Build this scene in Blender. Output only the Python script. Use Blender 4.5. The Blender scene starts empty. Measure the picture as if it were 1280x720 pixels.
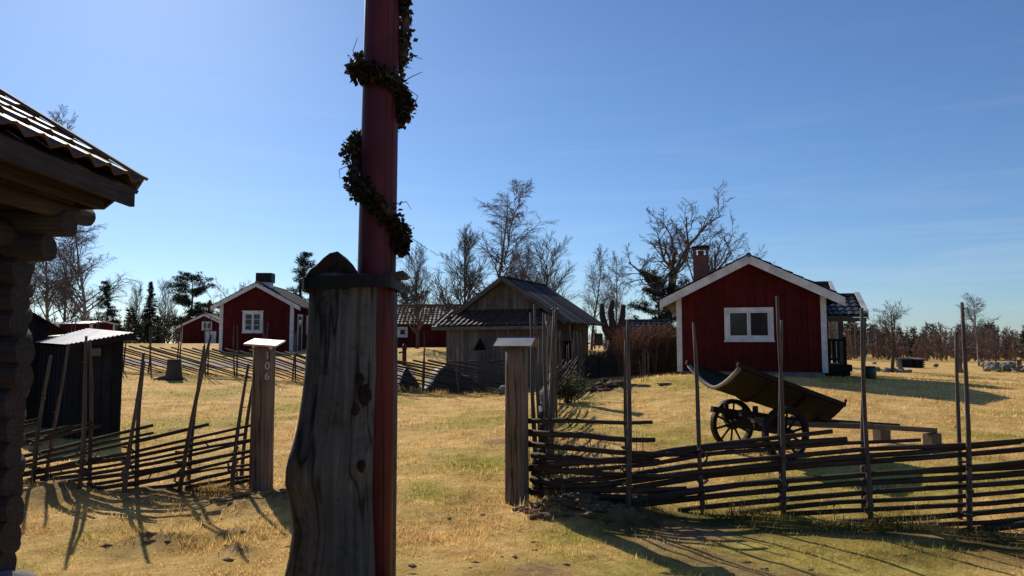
import bpy, math, random
import numpy as np
from mathutils import Vector, Matrix

R = math.radians
scn = bpy.context.scene
COL = scn.collection
rng = random.Random(7)

# ------------------------------------------------------------------ camera model
F, PITCH, EYE = 924.0, R(4.45), 1.6
def P(px, py, Y):
    cx, cy = (px-640)/F, (360-py)/F
    yw = math.cos(PITCH)-math.sin(PITCH)*cy
    zw = math.sin(PITCH)+math.cos(PITCH)*cy
    t = Y/yw
    return Vector((cx*t, Y, EYE+zw*t))

# ------------------------------------------------------------------ terrain
CP = [(0,-20,0),(-30,-20,0),(30,-20,0),(-2,4,0),(0,2,0),(4,4,0),(0,8,0),(-4,9,0),(-8,8,0),(5,7,0),(9,6,0),(3.6,11,.02),(0,14,.02),
      (-5,14,.02),(-7,13.5,0),(-12,15,.05),(0,20,.04),(-1,26,0.02),(-4,24,.05),(2.5,27,.25),(5.2,22.5,.72),(9.5,22,.6),(6,17,.42),(6.6,12.3,.05),
      (10,14.5,.16),(14,19,.3),(14,30,.42),(18,36,.46),(24,45,.4),(40,50,.3),(30,30,.2),(-12,30,.42),(-6.5,26.5,.2),(-14,42,1.05),(-16,46,1.15),
      (-24,48,1.6),(-19,50,1.55),(-5,40,1.42),(-3,46,1.5),(4,40,1.1),(5,33,.9),(-30,30,.6),(-10,21,.1),(-45,50,1.6),(0,70,1.55),(-40,80,1.65),(40,80,.35),
      (-120,100,1.6),(120,100,.2),(0,160,1.2),(-150,-40,0),(150,-40,0),(-150,250,1.4),(150,250,.4),(0,250,1.2)]
cp = np.array(CP, float)
def _phi(d2): 
    return np.where(d2 > 0, d2*np.log(np.maximum(d2, 1e-12))*.5, 0)
n_ = len(cp)
K = _phi(((cp[:, None, :2]-cp[None, :, :2])/20).__pow__(2).sum(-1)) + np.eye(n_)*.002
Q = np.c_[np.ones(n_), cp[:, :2]/20]
sol = np.linalg.solve(np.r_[np.c_[K, Q], np.c_[Q.T, np.zeros((3, 3))]], np.r_[cp[:, 2], 0, 0, 0])
_r = np.random.RandomState(3)
_T = _r.rand(256, 256)
def vnoise(x, y):
    xi, yi = np.floor(x).astype(int), np.floor(y).astype(int)
    fx, fy = x-xi, y-yi
    fx, fy = fx*fx*(3-2*fx), fy*fy*(3-2*fy)
    a, b = _T[xi % 256, yi % 256], _T[(xi+1) % 256, yi % 256]
    c, d = _T[xi % 256, (yi+1) % 256], _T[(xi+1) % 256, (yi+1) % 256]
    return (a*(1-fx)+b*fx)*(1-fy)+(c*(1-fx)+d*fx)*fy-.5
MOUNDS = [(-2.3,7.75,.5,.10),(-2.75,7.6,.35,.08),(-3.0,6.35,.28,.07),(-2.35,6.5,.3,.05),(-2.2,6.0,.2,.04),(.55,7.2,.45,.13),(1.0,7.25,.4,.08),(2.6,20.3,.9,.22),(-3.9,8.0,.5,.06),(-5,8.2,.5,.07)]
def gza(x, y):
    x = np.asarray(x, float); y = np.asarray(y, float)
    xs, ys = np.clip(x, -150, 150), np.clip(y, -40, 250)
    z = sol[n_]+sol[n_+1]*xs/20+sol[n_+2]*ys/20
    for i in range(n_):
        z = z+sol[i]*_phi(((xs-cp[i, 0])/20)**2+((ys-cp[i, 1])/20)**2)
    z = np.clip(z, -.3, 1.75)
    f = np.clip((27-np.hypot(x, y))/10, 0, 1)
    z = z+f*(.09*vnoise(x*.45+9, y*.45)+.045*vnoise(x*1.7, y*1.7+5)+.022*vnoise(x*5+3, y*5)) - .02*f
    for (mx, my, mr, mh) in MOUNDS:
        z = z+mh*np.exp(-((x-mx)**2+(y-my)**2)/(mr*mr)*1.6)*(.7+.9*(vnoise(x*7, y*7)+.5))
    return z
def gz(x, y): return float(gza(x, y))
def GP(px, py):
    lo, hi = 2.0, 90.0
    f = lambda Y: P(px, py, Y).z-gz(P(px, py, Y).x, Y)
    Y = lo
    while Y < hi:
        if f(Y*1.02) < 0: break
        Y *= 1.02
    lo, hi = Y, Y*1.02
    for _ in range(20):
        m = (lo+hi)/2
        if f(m) < 0: hi = m
        else: lo = m
    p = P(px, py, lo); return Vector((p.x, lo, gz(p.x, lo)))
def GX(px, Y):
    X = (px-640)/F*Y; return Vector((X, Y, gz(X, Y)))

# ------------------------------------------------------------------ object helpers
def empty(name, loc=(0, 0, 0), rz=0):
    o = bpy.data.objects.new(name, None); COL.objects.link(o)
    o.empty_display_size = .1
    o.location = loc; o.rotation_euler = (0, 0, rz); return o
def tag(o, label=None, cat=None, group=None, kind=None):
    if label: o['label'] = label
    if cat: o['category'] = cat
    if group: o['group'] = group
    if kind: o['kind'] = kind
    return o
def thing(name, label, cat, loc=(0, 0, 0), rz=0, group=None):
    return tag(empty(name, loc, rz), label, cat, group)
CH = {}
def reg(o, parent):
    if parent: o.parent = parent; CH.setdefault(parent.name, []).append(o)
def copy_tree(o, parent=None, label=None, loc=None, rz=None, sc=None):
    c = o.copy(); COL.objects.link(c)
    if parent: reg(c, parent)
    if label: c['label'] = label
    if loc is not None: c.location = loc
    if rz is not None: c.rotation_euler = (0, 0, rz)
    if sc is not None: c.scale = sc if hasattr(sc, '__len__') else (sc, sc, sc)
    for ch in list(CH.get(o.name, [])): copy_tree(ch, c)
    return c

class MB:
    def __init__(s, off=(0, 0, 0)):
        s.v = []; s.f = []; s.uv = []; s.off = Vector(off)
    def face(s, idx, uvs=None):
        s.f.append(idx); s.uv.append(uvs)
    def box(s, c, size, M=None, taper=None):
        """box centred at c; M optional 3x3 rotation"""
        c = Vector(c); sx, sy, sz = size[0]/2, size[1]/2, size[2]/2
        b = len(s.v)
        for z in (-1, 1):
            k = taper if (taper and z > 0) else 1
            for (x, y) in ((-1, -1), (1, -1), (1, 1), (-1, 1)):
                p = Vector((x*sx*k, y*sy*k, z*sz))
                if M: p = M @ p
                s.v.append(c+p)
        ax = max(range(3), key=lambda i: size[i])
        for q in ((0, 3, 2, 1), (4, 5, 6, 7), (0, 1, 5, 4), (1, 2, 6, 5), (2, 3, 7, 6), (3, 0, 4, 7)):
            uv = []
            for i in q:
                l = ((-1, 1, 1, -1)[i % 4]*sx, (-1, -1, 1, 1)[i % 4]*sy, (-1 if i < 4 else 1)*sz)
                o = [l[k] for k in range(3) if k != ax]
                uv.append((o[0]+o[1]+c.x*3.7+c.y*1.3, l[ax]+c.x*2.1+c.z*1.9))
            s.face(tuple(b+i for i in q), uv)
    def boxz(s, x0, x1, y0, y1, z0, z1): s.box(((x0+x1)/2, (y0+y1)/2, (z0+z1)/2), (x1-x0, y1-y0, z1-z0))
    def beam(s, a, b, w, h, up=(0, 0, 1)):
        a, b = Vector(a), Vector(b); d = (b-a); L = d.length; d.normalize()
        x = d.cross(Vector(up)).normalized(); z = x.cross(d)
        M = Matrix((x, d, z)).transposed()
        s.box((a+b)/2, (w, L, h), M)
    def tube(s, pts, rad, n=6, cap=True, squash=None, jit=0, rg=None):
        pts = [Vector(p) for p in pts]
        if not hasattr(rad, '__len__'): rad = [rad]*len(pts)
        b = len(s.v); L = 0; u0 = random.random()*9
        d = (pts[1]-pts[0]).normalized()
        x = d.orthogonal().normalized()
        lens = []
        for i, p in enumerate(pts):
            if i:
                L += (p-pts[i-1]).length
                d2 = (pts[min(i+1, len(pts)-1)]-pts[i-1]).normalized()
                x = (x-d2*x.dot(d2)).normalized(); d = d2
            y = d.cross(x); lens.append(L)
            for k in range(n):
                a = 2*math.pi*k/n; r = rad[i]*(1+(rg.uniform(-jit, jit) if rg else 0))
                s.v.append(p+(x*math.cos(a)+y*math.sin(a)*(squash or 1))*r)
        for i in range(len(pts)-1):
            for k in range(n):
                k2 = (k+1) % n
                c = 2*math.pi*max(rad[i], .005)
                s.face((b+i*n+k, b+i*n+k2, b+(i+1)*n+k2, b+(i+1)*n+k),
                       [(u0+c*k/n, u0+lens[i]), (u0+c*(k+1)/n, u0+lens[i]), (u0+c*(k+1)/n, u0+lens[i+1]), (u0+c*k/n, u0+lens[i+1])])
        if cap and n > 2:
            for i, fl in ((0, True), (len(pts)-1, False)):
                q = [b+i*n+k for k in range(n)]
                if fl: q.reverse()
                s.face(tuple(q), [(u0+math.cos(6.28*k/n)*rad[i], u0+math.sin(6.28*k/n)*rad[i]*25) for k in range(n)])
    def poly(s, pts, uvs=None):
        b = len(s.v); s.v += [Vector(p) for p in pts]; s.face(tuple(range(b, b+len(pts))), uvs)
    def prism(s, pts, d):
        """closed polygon pts (counter-clockwise seen against d) extruded by vector d"""
        d = Vector(d); n = len(pts); b = len(s.v); pts = [Vector(p) for p in pts]
        s.v += pts+[p+d for p in pts]
        def uv(i): 
            p = s.v[i]; return (p.x+p.y, p.z)
        q = tuple(reversed(range(b, b+n))); s.face(q, [uv(i) for i in q])
        q = tuple(range(b+n, b+2*n)); s.face(q, [uv(i) for i in q])
        for i in range(n):
            q = (b+i, b+(i+1) % n, b+n+(i+1) % n, b+n+i); s.face(q, [uv(j) for j in q])
    def lathe(s, c, prof, n=16, axis=Vector((0, 0, 1)), x=None):
        axis = Vector(axis).normalized(); x = Vector(x) if x else axis.orthogonal().normalized(); y = axis.cross(x); c = Vector(c); b = len(s.v)
        for (r, h) in prof:
            for k in range(n):
                a = 2*math.pi*k/n; s.v.append(c+axis*h+(x*math.cos(a)+y*math.sin(a))*r)
        for i in range(len(prof)-1):
            for k in range(n):
                s.face((b+i*n+k, b+i*n+(k+1) % n, b+(i+1)*n+(k+1) % n, b+(i+1)*n+k))
    def blob(s, c, r, rg, n=8, m=5, rough=.2, flat=1):
        c = Vector(c); b = len(s.v)
        ph = [rg.uniform(0, 6.3) for _ in range(6)]
        for j in range(m+1):
            t = math.pi*j/m
            for k in range(n):
                a = 2*math.pi*k/n
                q = 1+rough*(math.sin(2*a+ph[0]+t*2)+math.sin(3*a+ph[1]-t*3)*.7+rg.uniform(-.5, .5))*(.2 if j in (0, m) else 1)
                s.v.append(c+Vector((r[0]*q*math.sin(t)*math.cos(a), r[1]*q*math.sin(t)*math.sin(a), r[2]*q*-math.cos(t))))
        for j in range(m):
            for k in range(n):
                s.face((b+j*n+k, b+j*n+(k+1) % n, b+(j+1)*n+(k+1) % n, b+(j+1)*n+k))
    def build(s, name, mat, parent=None, smooth=False, bevel=0):
        me = bpy.data.meshes.new(name)
        me.from_pydata([tuple(v-s.off) for v in s.v], [], s.f)
        if any(u for u in s.uv):
            l = me.uv_layers.new(name='UVMap'); flat = []
            for f, u in zip(s.f, s.uv):
                if u: 
                    for q in u: flat += [q[0], q[1]]
                else:
                    for i in f: 
                        v = s.v[i]; flat += [v.x+v.y, v.z]
            l.data.foreach_set('uv', flat)
        if smooth: me.polygons.foreach_set('use_smooth', [len(f) <= 4 for f in s.f])
        me.materials.append(mat); me.update()
        o = bpy.data.objects.new(name, me); COL.objects.link(o)
        if parent: reg(o, parent)
        if bevel:
            m = o.modifiers.new('bevel', 'BEVEL'); m.width = bevel; m.segments = 2; m.limit_method = 'ANGLE'
        return o

# ------------------------------------------------------------------ materials
def newmat(name):
    m = bpy.data.materials.new(name); m.use_nodes = True
    nt = m.node_tree; b = nt.nodes['Principled BSDF']
    return m, nt.nodes, nt.links, b
def setin(b, rough=.8, spec=.3, metal=0):
    b.inputs['Roughness'].default_value = rough; b.inputs['Specular IOR Level'].default_value = spec; b.inputs['Metallic'].default_value = metal
def ramp(N, L, src, stops):
    r = N.new('ShaderNodeValToRGB'); e = r.color_ramp.elements
    while len(e) > len(stops): e.remove(e[-1])
    while len(e) < len(stops): e.new(.5)
    for el, (p, c) in zip(e, stops): el.position = p; el.color = (*c, 1)
    L.new(src, r.inputs[0]); return r.outputs[0]
def noise(N, L, vec, scale, detail=6, rough=.6, dist=0):
    n = N.new('ShaderNodeTexNoise'); n.inputs['Scale'].default_value = scale; n.inputs['Detail'].default_value = detail
    n.inputs['Roughness'].default_value = rough; n.inputs['Distortion'].default_value = dist
    if vec: L.new(vec, n.inputs['Vector'])
    return n.outputs[0]
def mapping(N, L, vec, sc):
    m = N.new('ShaderNodeMapping'); m.inputs['Scale'].default_value = sc; L.new(vec, m.inputs['Vector']); return m.outputs[0]
def mixc(N, L, fac, a, b, mode='MIX'):
    m = N.new('ShaderNodeMix'); m.data_type = 'RGBA'; m.blend_type = mode
    for k, v in ((0, fac), (6, a), (7, b)):
        if hasattr(v, 'is_linked') or hasattr(v, 'node'): L.new(v, m.inputs[k])
        elif k == 0: m.inputs[0].default_value = v
        else: m.inputs[k].default_value = (*v, 1)
    return m.outputs[2]
def maprange(N, L, v, a, b, c, d):
    m = N.new('ShaderNodeMapRange'); 
    for i, x in enumerate((a, b, c, d)): m.inputs[i+1].default_value = x
    L.new(v, m.inputs[0]); return m.outputs[0]
def bump(N, L, b, h, strength=.4, dist=.01):
    n = N.new('ShaderNodeBump'); n.inputs['Strength'].default_value = strength; n.inputs['Distance'].default_value = dist
    L.new(h, n.inputs['Height']); L.new(n.outputs[0], b.inputs['Normal'])
def island(N): return N.new('ShaderNodeNewGeometry').outputs['Random Per Island']
def wood(name, a, b_, c=None, su=60, sv=3, rough=.85, bs=.5, var=(.7, 1.2), stain=None, crack=0):
    m, N, L, b = newmat(name); setin(b, rough, .25)
    tc = N.new('ShaderNodeTexCoord')
    v = mapping(N, L, tc.outputs['UV'], (su, sv, 1))
    n1 = noise(N, L, v, 1, 8, .65, .6)
    st = [(.3, a), (.7, b_)] if not c else [(.28, a), (.5, c), (.72, b_)]
    col = ramp(N, L, n1, st)
    vr = maprange(N, L, island(N), 0, 1, *var)
    col = mixc(N, L, 1, col, vr, 'MULTIPLY')
    n2 = noise(N, L, tc.outputs['Object'], 2.3, 5, .6)
    col = mixc(N, L, 1, col, ramp(N, L, n2, [(.3, (.62, .62, .62)), (.68, (1.15, 1.12, 1.1))]), 'MULTIPLY')
    if stain:
        n3 = noise(N, L, tc.outputs['Object'], 5, 6, .7)
        col = mixc(N, L, ramp(N, L, n3, [(.52, (0, 0, 0)), (.66, (1, 1, 1))]), col, stain)
    if crack:
        nc = noise(N, L, mapping(N, L, tc.outputs['UV'], (su*crack, sv*.35, 1)), 1, 3, .5, .3)
        cm = ramp(N, L, nc, [(.475, (1, 1, 1)), (.5, (.12, .11, .11)), (.525, (1, 1, 1))])
        col = mixc(N, L, 1, col, cm, 'MULTIPLY')
        mm = N.new('ShaderNodeMath'); mm.operation = 'MULTIPLY_ADD'; L.new(cm, mm.inputs[0]); mm.inputs[1].default_value = 1.2; L.new(n1, mm.inputs[2])
        n1 = mm.outputs[0]
    L.new(col, b.inputs['Base Color']); bump(N, L, b, n1, bs, .006); return m
def plain(name, a, b_, sc=6, rough=.8, spec=.3, metal=0, bs=.2, var=None, det=6):
    m, N, L, b = newmat(name); setin(b, rough, spec, metal)
    tc = N.new('ShaderNodeTexCoord'); n = noise(N, L, tc.outputs['Object'], sc, det, .65)
    col = ramp(N, L, n, [(.3, a), (.7, b_)])
    if var: col = mixc(N, L, 1, col, maprange(N, L, island(N), 0, 1, *var), 'MULTIPLY')
    L.new(col, b.inputs['Base Color'])
    if bs: bump(N, L, b, n, bs, .01)
    return m
def leafmat(name, stops, trans=.35, rough=.7):
    m, N, L, b = newmat(name); setin(b, rough, .2)
    col = ramp(N, L, island(N), stops); L.new(col, b.inputs['Base Color'])
    t = N.new('ShaderNodeBsdfTranslucent'); L.new(col, t.inputs[0])
    mx = N.new('ShaderNodeMixShader'); mx.inputs[0].default_value = trans
    L.new(b.outputs[0], mx.inputs[1]); L.new(t.outputs[0], mx.inputs[2])
    L.new(mx.outputs[0], N['Material Output'].inputs[0]); return m
def glassmat(name, c=(.010, .012, .016)):
    m, N, L, b = newmat(name); setin(b, .05, .5); b.inputs['Base Color'].default_value = (*c, 1)
    tc = N.new('ShaderNodeTexCoord'); n = noise(N, L, tc.outputs['Object'], 2.5, 2); bump(N, L, b, n, .08, .02); return m

M = {}
M['pole_wood'] = wood('weathered_pole_wood', (.024, .018, .014), (.12, .09, .068), (.055, .041, .031), 70, 2.5)
M['stake_wood'] = wood('grey_stake_wood', (.05, .04, .034), (.21, .17, .14), (.11, .088, .072), 70, 2.5)
M['post_wood'] = wood('grey_brown_post_wood', (.12, .085, .06), (.30, .225, .165), (.2, .15, .11), 45, 1.2, bs=.4, crack=.3)
M['barn_wood'] = wood('silvered_barn_boards', (.075, .066, .057), (.25, .215, .182), (.15, .130, .110), 45, 1.1, var=(.62, 1.25))
M['tarred'] = wood('black_tarred_boards', (.008, .008, .010), (.022, .021, .024), None, 45, 1.2, var=(.6, 1.3))
M['log'] = wood('dark_timber_log', (.022, .018, .019), (.085, .068, .062), (.045, .037, .035), 50, 2, var=(.75, 1.2))
M['logend'] = wood('log_end_grain', (.07, .05, .04), (.2, .15, .11), None, 60, 60, bs=.4)
M['trunk'] = wood('silver_bare_trunk_wood', (.034, .034, .034), (.15, .148, .142), (.088, .087, .083), 34, 1.1, rough=.75, bs=.4, var=(1, 1), stain=(.03, .027, .025), crack=.13)
M['cart_wood'] = wood('dark_cart_wood', (.008, .006, .005), (.034, .023, .017), (.016, .011, .0085), 50, 2)
M['cart_pale'] = wood('lit_pale_cart_wood', (.16, .13, .10), (.42, .36, .30), None, 50, 2)  # pale tone stands for light on the cart's rear rim
M['redboard'] = wood('falu_red_boards', (.065, .006, .006), (.145, .014, .012), None, 40, .7, rough=.9, bs=.25, var=(.8, 1.12))
M['redpole'] = wood('red_painted_pole', (.075, .012, .019), (.13, .021, .033), (.10, .016, .025), 30, .5, rough=.55, bs=.35, var=(1, 1), crack=.25)
M['white'] = wood('white_painted_wood', (.62, .61, .60), (.80, .79, .77), None, 40, .8, rough=.6, bs=.12, var=(.93, 1.03))
M['dkrail'] = wood('dark_brown_railing', (.012, .009, .008), (.03, .022, .018), None, 40, 1)
M['roofboard'] = wood('weathered_roof_boards', (.035, .03, .028), (.13, .11, .1), (.07, .06, .055), 40, 1, var=(.6, 1.3))
M['tile'] = plain('old_clay_roof_tile', (.05, .028, .022), (.13, .07, .05), 9, .6, .25, var=(.65, 1.25))
M['tiledark'] = plain('dark_roof_tile', (.02, .018, .018), (.05, .042, .040), 9, .42, .5, var=(.7, 1.25))
M['tilegrey'] = plain('grey_lichen_roof_tile', (.045, .04, .037), (.12, .10, .09), 7, .7, .3, var=(.7, 1.2))
M['tilered'] = plain('red_roof_tile', (.16, .07, .05), (.28, .13, .09), 7, .7, .3, var=(.75, 1.2))
M['brick'] = None
M['sheet'] = plain('pale_sheet_metal', (.5, .45, .40), (.72, .67, .62), 5, .45, .5, .2)
M['sheetdk'] = plain('grey_sheet_metal', (.16, .16, .165), (.27, .27, .28), 5, .5, .5, .4)
M['iron'] = plain('black_iron', (.006, .006, .007), (.016, .015, .015), 20, .6, .25, .2)
M['darktop'] = plain('dark_rotted_wood', (.012, .008, .007), (.045, .03, .024), 14, .9, .1, bs=.7)
M['felt'] = plain('black_roof_felt', (.006, .006, .007), (.014, .013, .014), 6, .95, .05)
M['stone'] = plain('grey_fieldstone', (.09, .08, .075), (.30, .28, .26), 5, .9, .2, bs=.6)
M['concrete'] = plain('grey_foundation', (.12, .115, .11), (.24, .23, .22), 6, .9, .2)
M['soil'] = plain('dark_dug_soil', (.05, .033, .02), (.20, .135, .08), 16, .95, .1, bs=.9)
M['thatch'] = plain('raked_dead_moss', (.10, .066, .034), (.40, .28, .14), 22, .95, .1, bs=.9)
M['glass'] = glassmat('dark_window_glass')
M['curtain'] = plain('window_curtain', (.3, .3, .3), (.5, .5, .48), 9, .9, .1)
M['black'] = plain('black_interior', (.004, .004, .004), (.01, .009, .009), 4, .9, .1)
M['bark'] = plain('dark_brown_bark', (.035, .026, .021), (.11, .085, .07), 14, .9, .2, bs=.7)
M['twig'] = plain('brown_twigs', (.075, .056, .047), (.18, .14, .118), 3, .85, .2, bs=0)
M['birch'] = plain('birch_bark', (.09, .08, .075), (.42, .39, .37), 4, .8, .2)
M['birchtwig'] = plain('purplish_birch_twigs', (.10, .078, .074), (.21, .165, .155), 3, .85, .2, bs=0)
M['farwig'] = plain('far_wood_twigs', (.13, .088, .07), (.28, .19, .15), .2, .9, .1, bs=0)
M['hedge'] = leafmat('russet_hedge_twigs', [(0, (.2, .115, .07)), (.5, (.36, .215, .13)), (1, (.5, .33, .2))], .4)
M['pine'] = leafmat('dark_pine_needles', [(0, (.010, .018, .009)), (.6, (.028, .045, .020)), (1, (.06, .075, .03))], .2)
M['spruce'] = leafmat('dark_spruce_needles', [(0, (.008, .014, .008)), (.6, (.022, .036, .018)), (1, (.045, .06, .028))], .2)
M['garland'] = leafmat('dried_garland_leaves', [(0, (.012, .010, .007)), (.5, (.03, .026, .013)), (.85, (.05, .040, .018)), (1, (.09, .065, .035))], .25)
M['bush'] = leafmat('evergreen_shrub_leaves', [(0, (.02, .03, .012)), (.5, (.06, .07, .025)), (1, (.16, .15, .06))], .35)
M['tarp'] = plain('dark_green_tarpaulin', (.014, .022, .017), (.03, .042, .033), 2, .6, .25, bs=.3)
M['carpaint'] = plain('silver_car_paint', (.42, .43, .44), (.46, .47, .48), 2, .25, .6, .3, bs=0)
M['rubber'] = plain('black_rubber', (.012, .012, .012), (.02, .02, .02), 9, .8, .2)
M['green'] = plain('green_plastic', (.012, .03, .02), (.02, .045, .03), 3, .5, .4)
def brickmat():
    m, N, L, b = newmat('red_chimney_brick'); setin(b, .9, .2)
    tc = N.new('ShaderNodeTexCoord'); sp = N.new('ShaderNodeSeparateXYZ'); L.new(tc.outputs['Object'], sp.inputs[0])
    ad = N.new('ShaderNodeMath'); L.new(sp.outputs[0], ad.inputs[0]); L.new(sp.outputs[1], ad.inputs[1])
    cb = N.new('ShaderNodeCombineXYZ'); L.new(ad.outputs[0], cb.inputs[0]); L.new(sp.outputs[2], cb.inputs[1])
    t = N.new('ShaderNodeTexBrick'); L.new(cb.outputs[0], t.inputs['Vector']); t.inputs['Scale'].default_value = 4
    t.inputs['Color1'].default_value = (.24, .07, .045, 1); t.inputs['Color2'].default_value = (.16, .05, .035, 1); t.inputs['Mortar'].default_value = (.2, .17, .15, 1)
    L.new(t.outputs[0], b.inputs['Base Color']); return m
M['brick'] = brickmat()

# --- ground and grass share one patch pattern (object coordinates)
def patch_nodes(N, L, vec):
    at = N.new('ShaderNodeAttribute'); at.attribute_name = 'moss'; moss = at.outputs['Fac']
    dry = noise(N, L, vec, 1.7, 6, .65)
    return moss, dry
def groundmat():
    m, N, L, b = newmat('dry_lawn_ground'); setin(b, .95, .1)
    tc = N.new('ShaderNodeTexCoord'); v = tc.outputs['Object']
    moss, dry = patch_nodes(N, L, v)
    col = ramp(N, L, dry, [(.25, (.52, .31, .09)), (.5, (.74, .48, .165)), (.75, (.84, .60, .25))])
    mcol = ramp(N, L, noise(N, L, v, 6, 6, .7), [(.3, (.28, .235, .04)), (.7, (.56, .47, .10))])
    col = mixc(N, L, moss, col, mcol)
    ad = N.new('ShaderNodeAttribute'); ad.attribute_name = 'painted_shade_moss'; col = mixc(N, L, ad.outputs['Fac'], col, (.075, .065, .018))  # fence shade and dark moss mixed into the ground colour
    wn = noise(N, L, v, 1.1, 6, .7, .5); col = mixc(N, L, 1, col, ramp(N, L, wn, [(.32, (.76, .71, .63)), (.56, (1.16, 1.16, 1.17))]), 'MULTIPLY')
    fine = noise(N, L, v, 38, 8, .75)
    col = mixc(N, L, 1, col, ramp(N, L, fine, [(.3, (.62, .58, .52)), (.62, (1.12, 1.11, 1.1))]), 'MULTIPLY')
    mid = noise(N, L, v, 7, 6, .7)
    col = mixc(N, L, 1, col, ramp(N, L, mid, [(.32, (.70, .66, .60)), (.6, (1.06, 1.06, 1.06))]), 'MULTIPLY')
    at = N.new('ShaderNodeAttribute'); at.attribute_name = 'soil'
    sc = ramp(N, L, noise(N, L, v, 14, 8, .7), [(.3, (.13, .075, .038)), (.7, (.40, .25, .13))])
    f = N.new('ShaderNodeMath'); f.operation = 'MULTIPLY_ADD'; L.new(noise(N, L, v, 9, 5, .7), f.inputs[0]); f.inputs[1].default_value = 1.6
    s2 = N.new('ShaderNodeMath'); s2.operation = 'MULTIPLY_ADD'; L.new(at.outputs['Fac'], s2.inputs[0]); s2.inputs[1].default_value = 1.8; s2.inputs[2].default_value = -1.25
    L.new(s2.outputs[0], f.inputs[2]); f.use_clamp = True
    col = mixc(N, L, f.outputs[0], col, sc)
    L.new(col, b.inputs['Base Color'])
    bump(N, L, b, fine, .9, .03); return m
def grassmat():
    m, N, L, b = newmat('dry_grass_blades'); setin(b, .75, .2)
    tc = N.new('ShaderNodeTexCoord'); moss, dry = patch_nodes(N, L, tc.outputs['Object'])
    i = island(N)
    c1 = ramp(N, L, i, [(0, (.48, .28, .085)), (.25, (.74, .47, .155)), (.7, (.86, .60, .23)), (1, (.90, .72, .38))])
    c2 = ramp(N, L, i, [(0, (.20, .18, .03)), (.4, (.44, .37, .065)), (.8, (.62, .51, .12)), (1, (.80, .64, .25))])
    col = mixc(N, L, moss, c1, c2)
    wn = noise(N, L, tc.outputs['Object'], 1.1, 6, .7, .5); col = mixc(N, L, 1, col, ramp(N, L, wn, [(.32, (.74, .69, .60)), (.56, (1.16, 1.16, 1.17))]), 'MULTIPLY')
    ad = N.new('ShaderNodeAttribute'); ad.attribute_name = 'painted_shade_moss'; c3 = ramp(N, L, i, [(0, (.05, .05, .01)), (.6, (.13, .115, .025)), (1, (.30, .23, .08))]); col = mixc(N, L, ad.outputs['Fac'], col, c3)  # same painted fence shade and moss carried into the blades
    L.new(col, b.inputs['Base Color'])
    t = N.new('ShaderNodeBsdfTranslucent'); L.new(col, t.inputs[0])
    mx = N.new('ShaderNodeMixShader'); mx.inputs[0].default_value = .5
    L.new(b.outputs[0], mx.inputs[1]); L.new(t.outputs[0], mx.inputs[2]); L.new(mx.outputs[0], N['Material Output'].inputs[0]); return m
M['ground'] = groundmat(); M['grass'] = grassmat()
M['road'] = plain('pale_gravel_road', (.24, .165, .125), (.40, .30, .24), 9, .95, .1, bs=.5)

# ------------------------------------------------------------------ ground sheet
def axis(lo, hi, c, fine, n):
    xs = [c]; st = fine; x = c
    while x < hi:
        x += st; xs.append(x)
        if x-c > n: st *= 1.09
    x = c; st = fine
    while x > lo:
        x -= st; xs.insert(0, x)
        if c-x > n: st *= 1.09
    return np.array(xs)
PATH = [(1.2, 6.2), (1.9, 5.2), (2.6, 4.3), (3.6, 3.0), (5, 1.0)]
def soil(x, y):
    s = np.zeros_like(x)
    for (a, b) in zip(PATH[:-1], PATH[1:]):
        ax, ay = a; bx, by = b; dx, dy = bx-ax, by-ay
        t = np.clip(((x-ax)*dx+(y-ay)*dy)/(dx*dx+dy*dy), 0, 1)
        s = np.maximum(s, .58*np.exp(-((x-ax-t*dx)**2+(y-ay-t*dy)**2)/.30))
    for (mx, my, mr, mh) in MOUNDS: s = np.maximum(s, (.95 if my > 12 else .68)*np.exp(-((x-mx)**2+(y-my)**2)/(mr*mr*1.1)))
    for (mx, my, mr) in [(1.6, 6.6, .5), (3.3, 20.3, .8), (2.2, 21.5, .6), (4.5, 21.0, .45), (.2, 5.4, .3), (-.2, 12.3, .5)]:
        s = np.maximum(s, .75*np.exp(-((x-mx)**2+(y-my)**2)/(mr*mr)))
    return s
def mossf(x, y):
    m = vnoise(x*.33+40, y*.33)*1.0+vnoise(x*.9, y*.9+7)*.7+vnoise(x*2.6, y*2.6)*.45
    m = np.clip((m-.02)*2.6, 0, 1)*.8
    for (mx, my, rx, ry, a) in [(-.5, 10.5, .9, 1.6, 1), (.6, 8.4, .7, 1.0, .9), (.45, 6.4, .5, .4, .9), (5.0, 21, 1.6, 2.2, 1), (-.9, 8.2, .5, .8, .9), (3.6, 9.4, 2.5, .9, .5), (-3.5, 6.0, 1.2, 1.0, .6), (3.0, 21.6, 1.5, .8, .8)]:
        m = np.maximum(m, a*np.exp(-((x-mx)/rx)**2-((y-my)/ry)**2)*np.clip(.9+vnoise(x*3, y*3)*1.6, 0, 1.2))
    return np.clip(m, 0, 1)
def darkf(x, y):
    # shadow painted into the grass colour along both fences, with dark moss at right
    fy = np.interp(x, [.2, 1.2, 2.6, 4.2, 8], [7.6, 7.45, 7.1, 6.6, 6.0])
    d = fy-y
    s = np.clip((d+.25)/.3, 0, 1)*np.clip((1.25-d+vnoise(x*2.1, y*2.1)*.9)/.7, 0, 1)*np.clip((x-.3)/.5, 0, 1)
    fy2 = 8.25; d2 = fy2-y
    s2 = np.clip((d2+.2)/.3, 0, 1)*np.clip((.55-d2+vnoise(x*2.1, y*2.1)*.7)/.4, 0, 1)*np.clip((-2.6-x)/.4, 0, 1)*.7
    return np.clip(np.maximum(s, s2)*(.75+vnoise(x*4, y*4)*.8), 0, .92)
gx = axis(-1600, 1600, 0, .11, 7); gy = axis(-700, 2400, 7.5, .11, 5.5)
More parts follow.
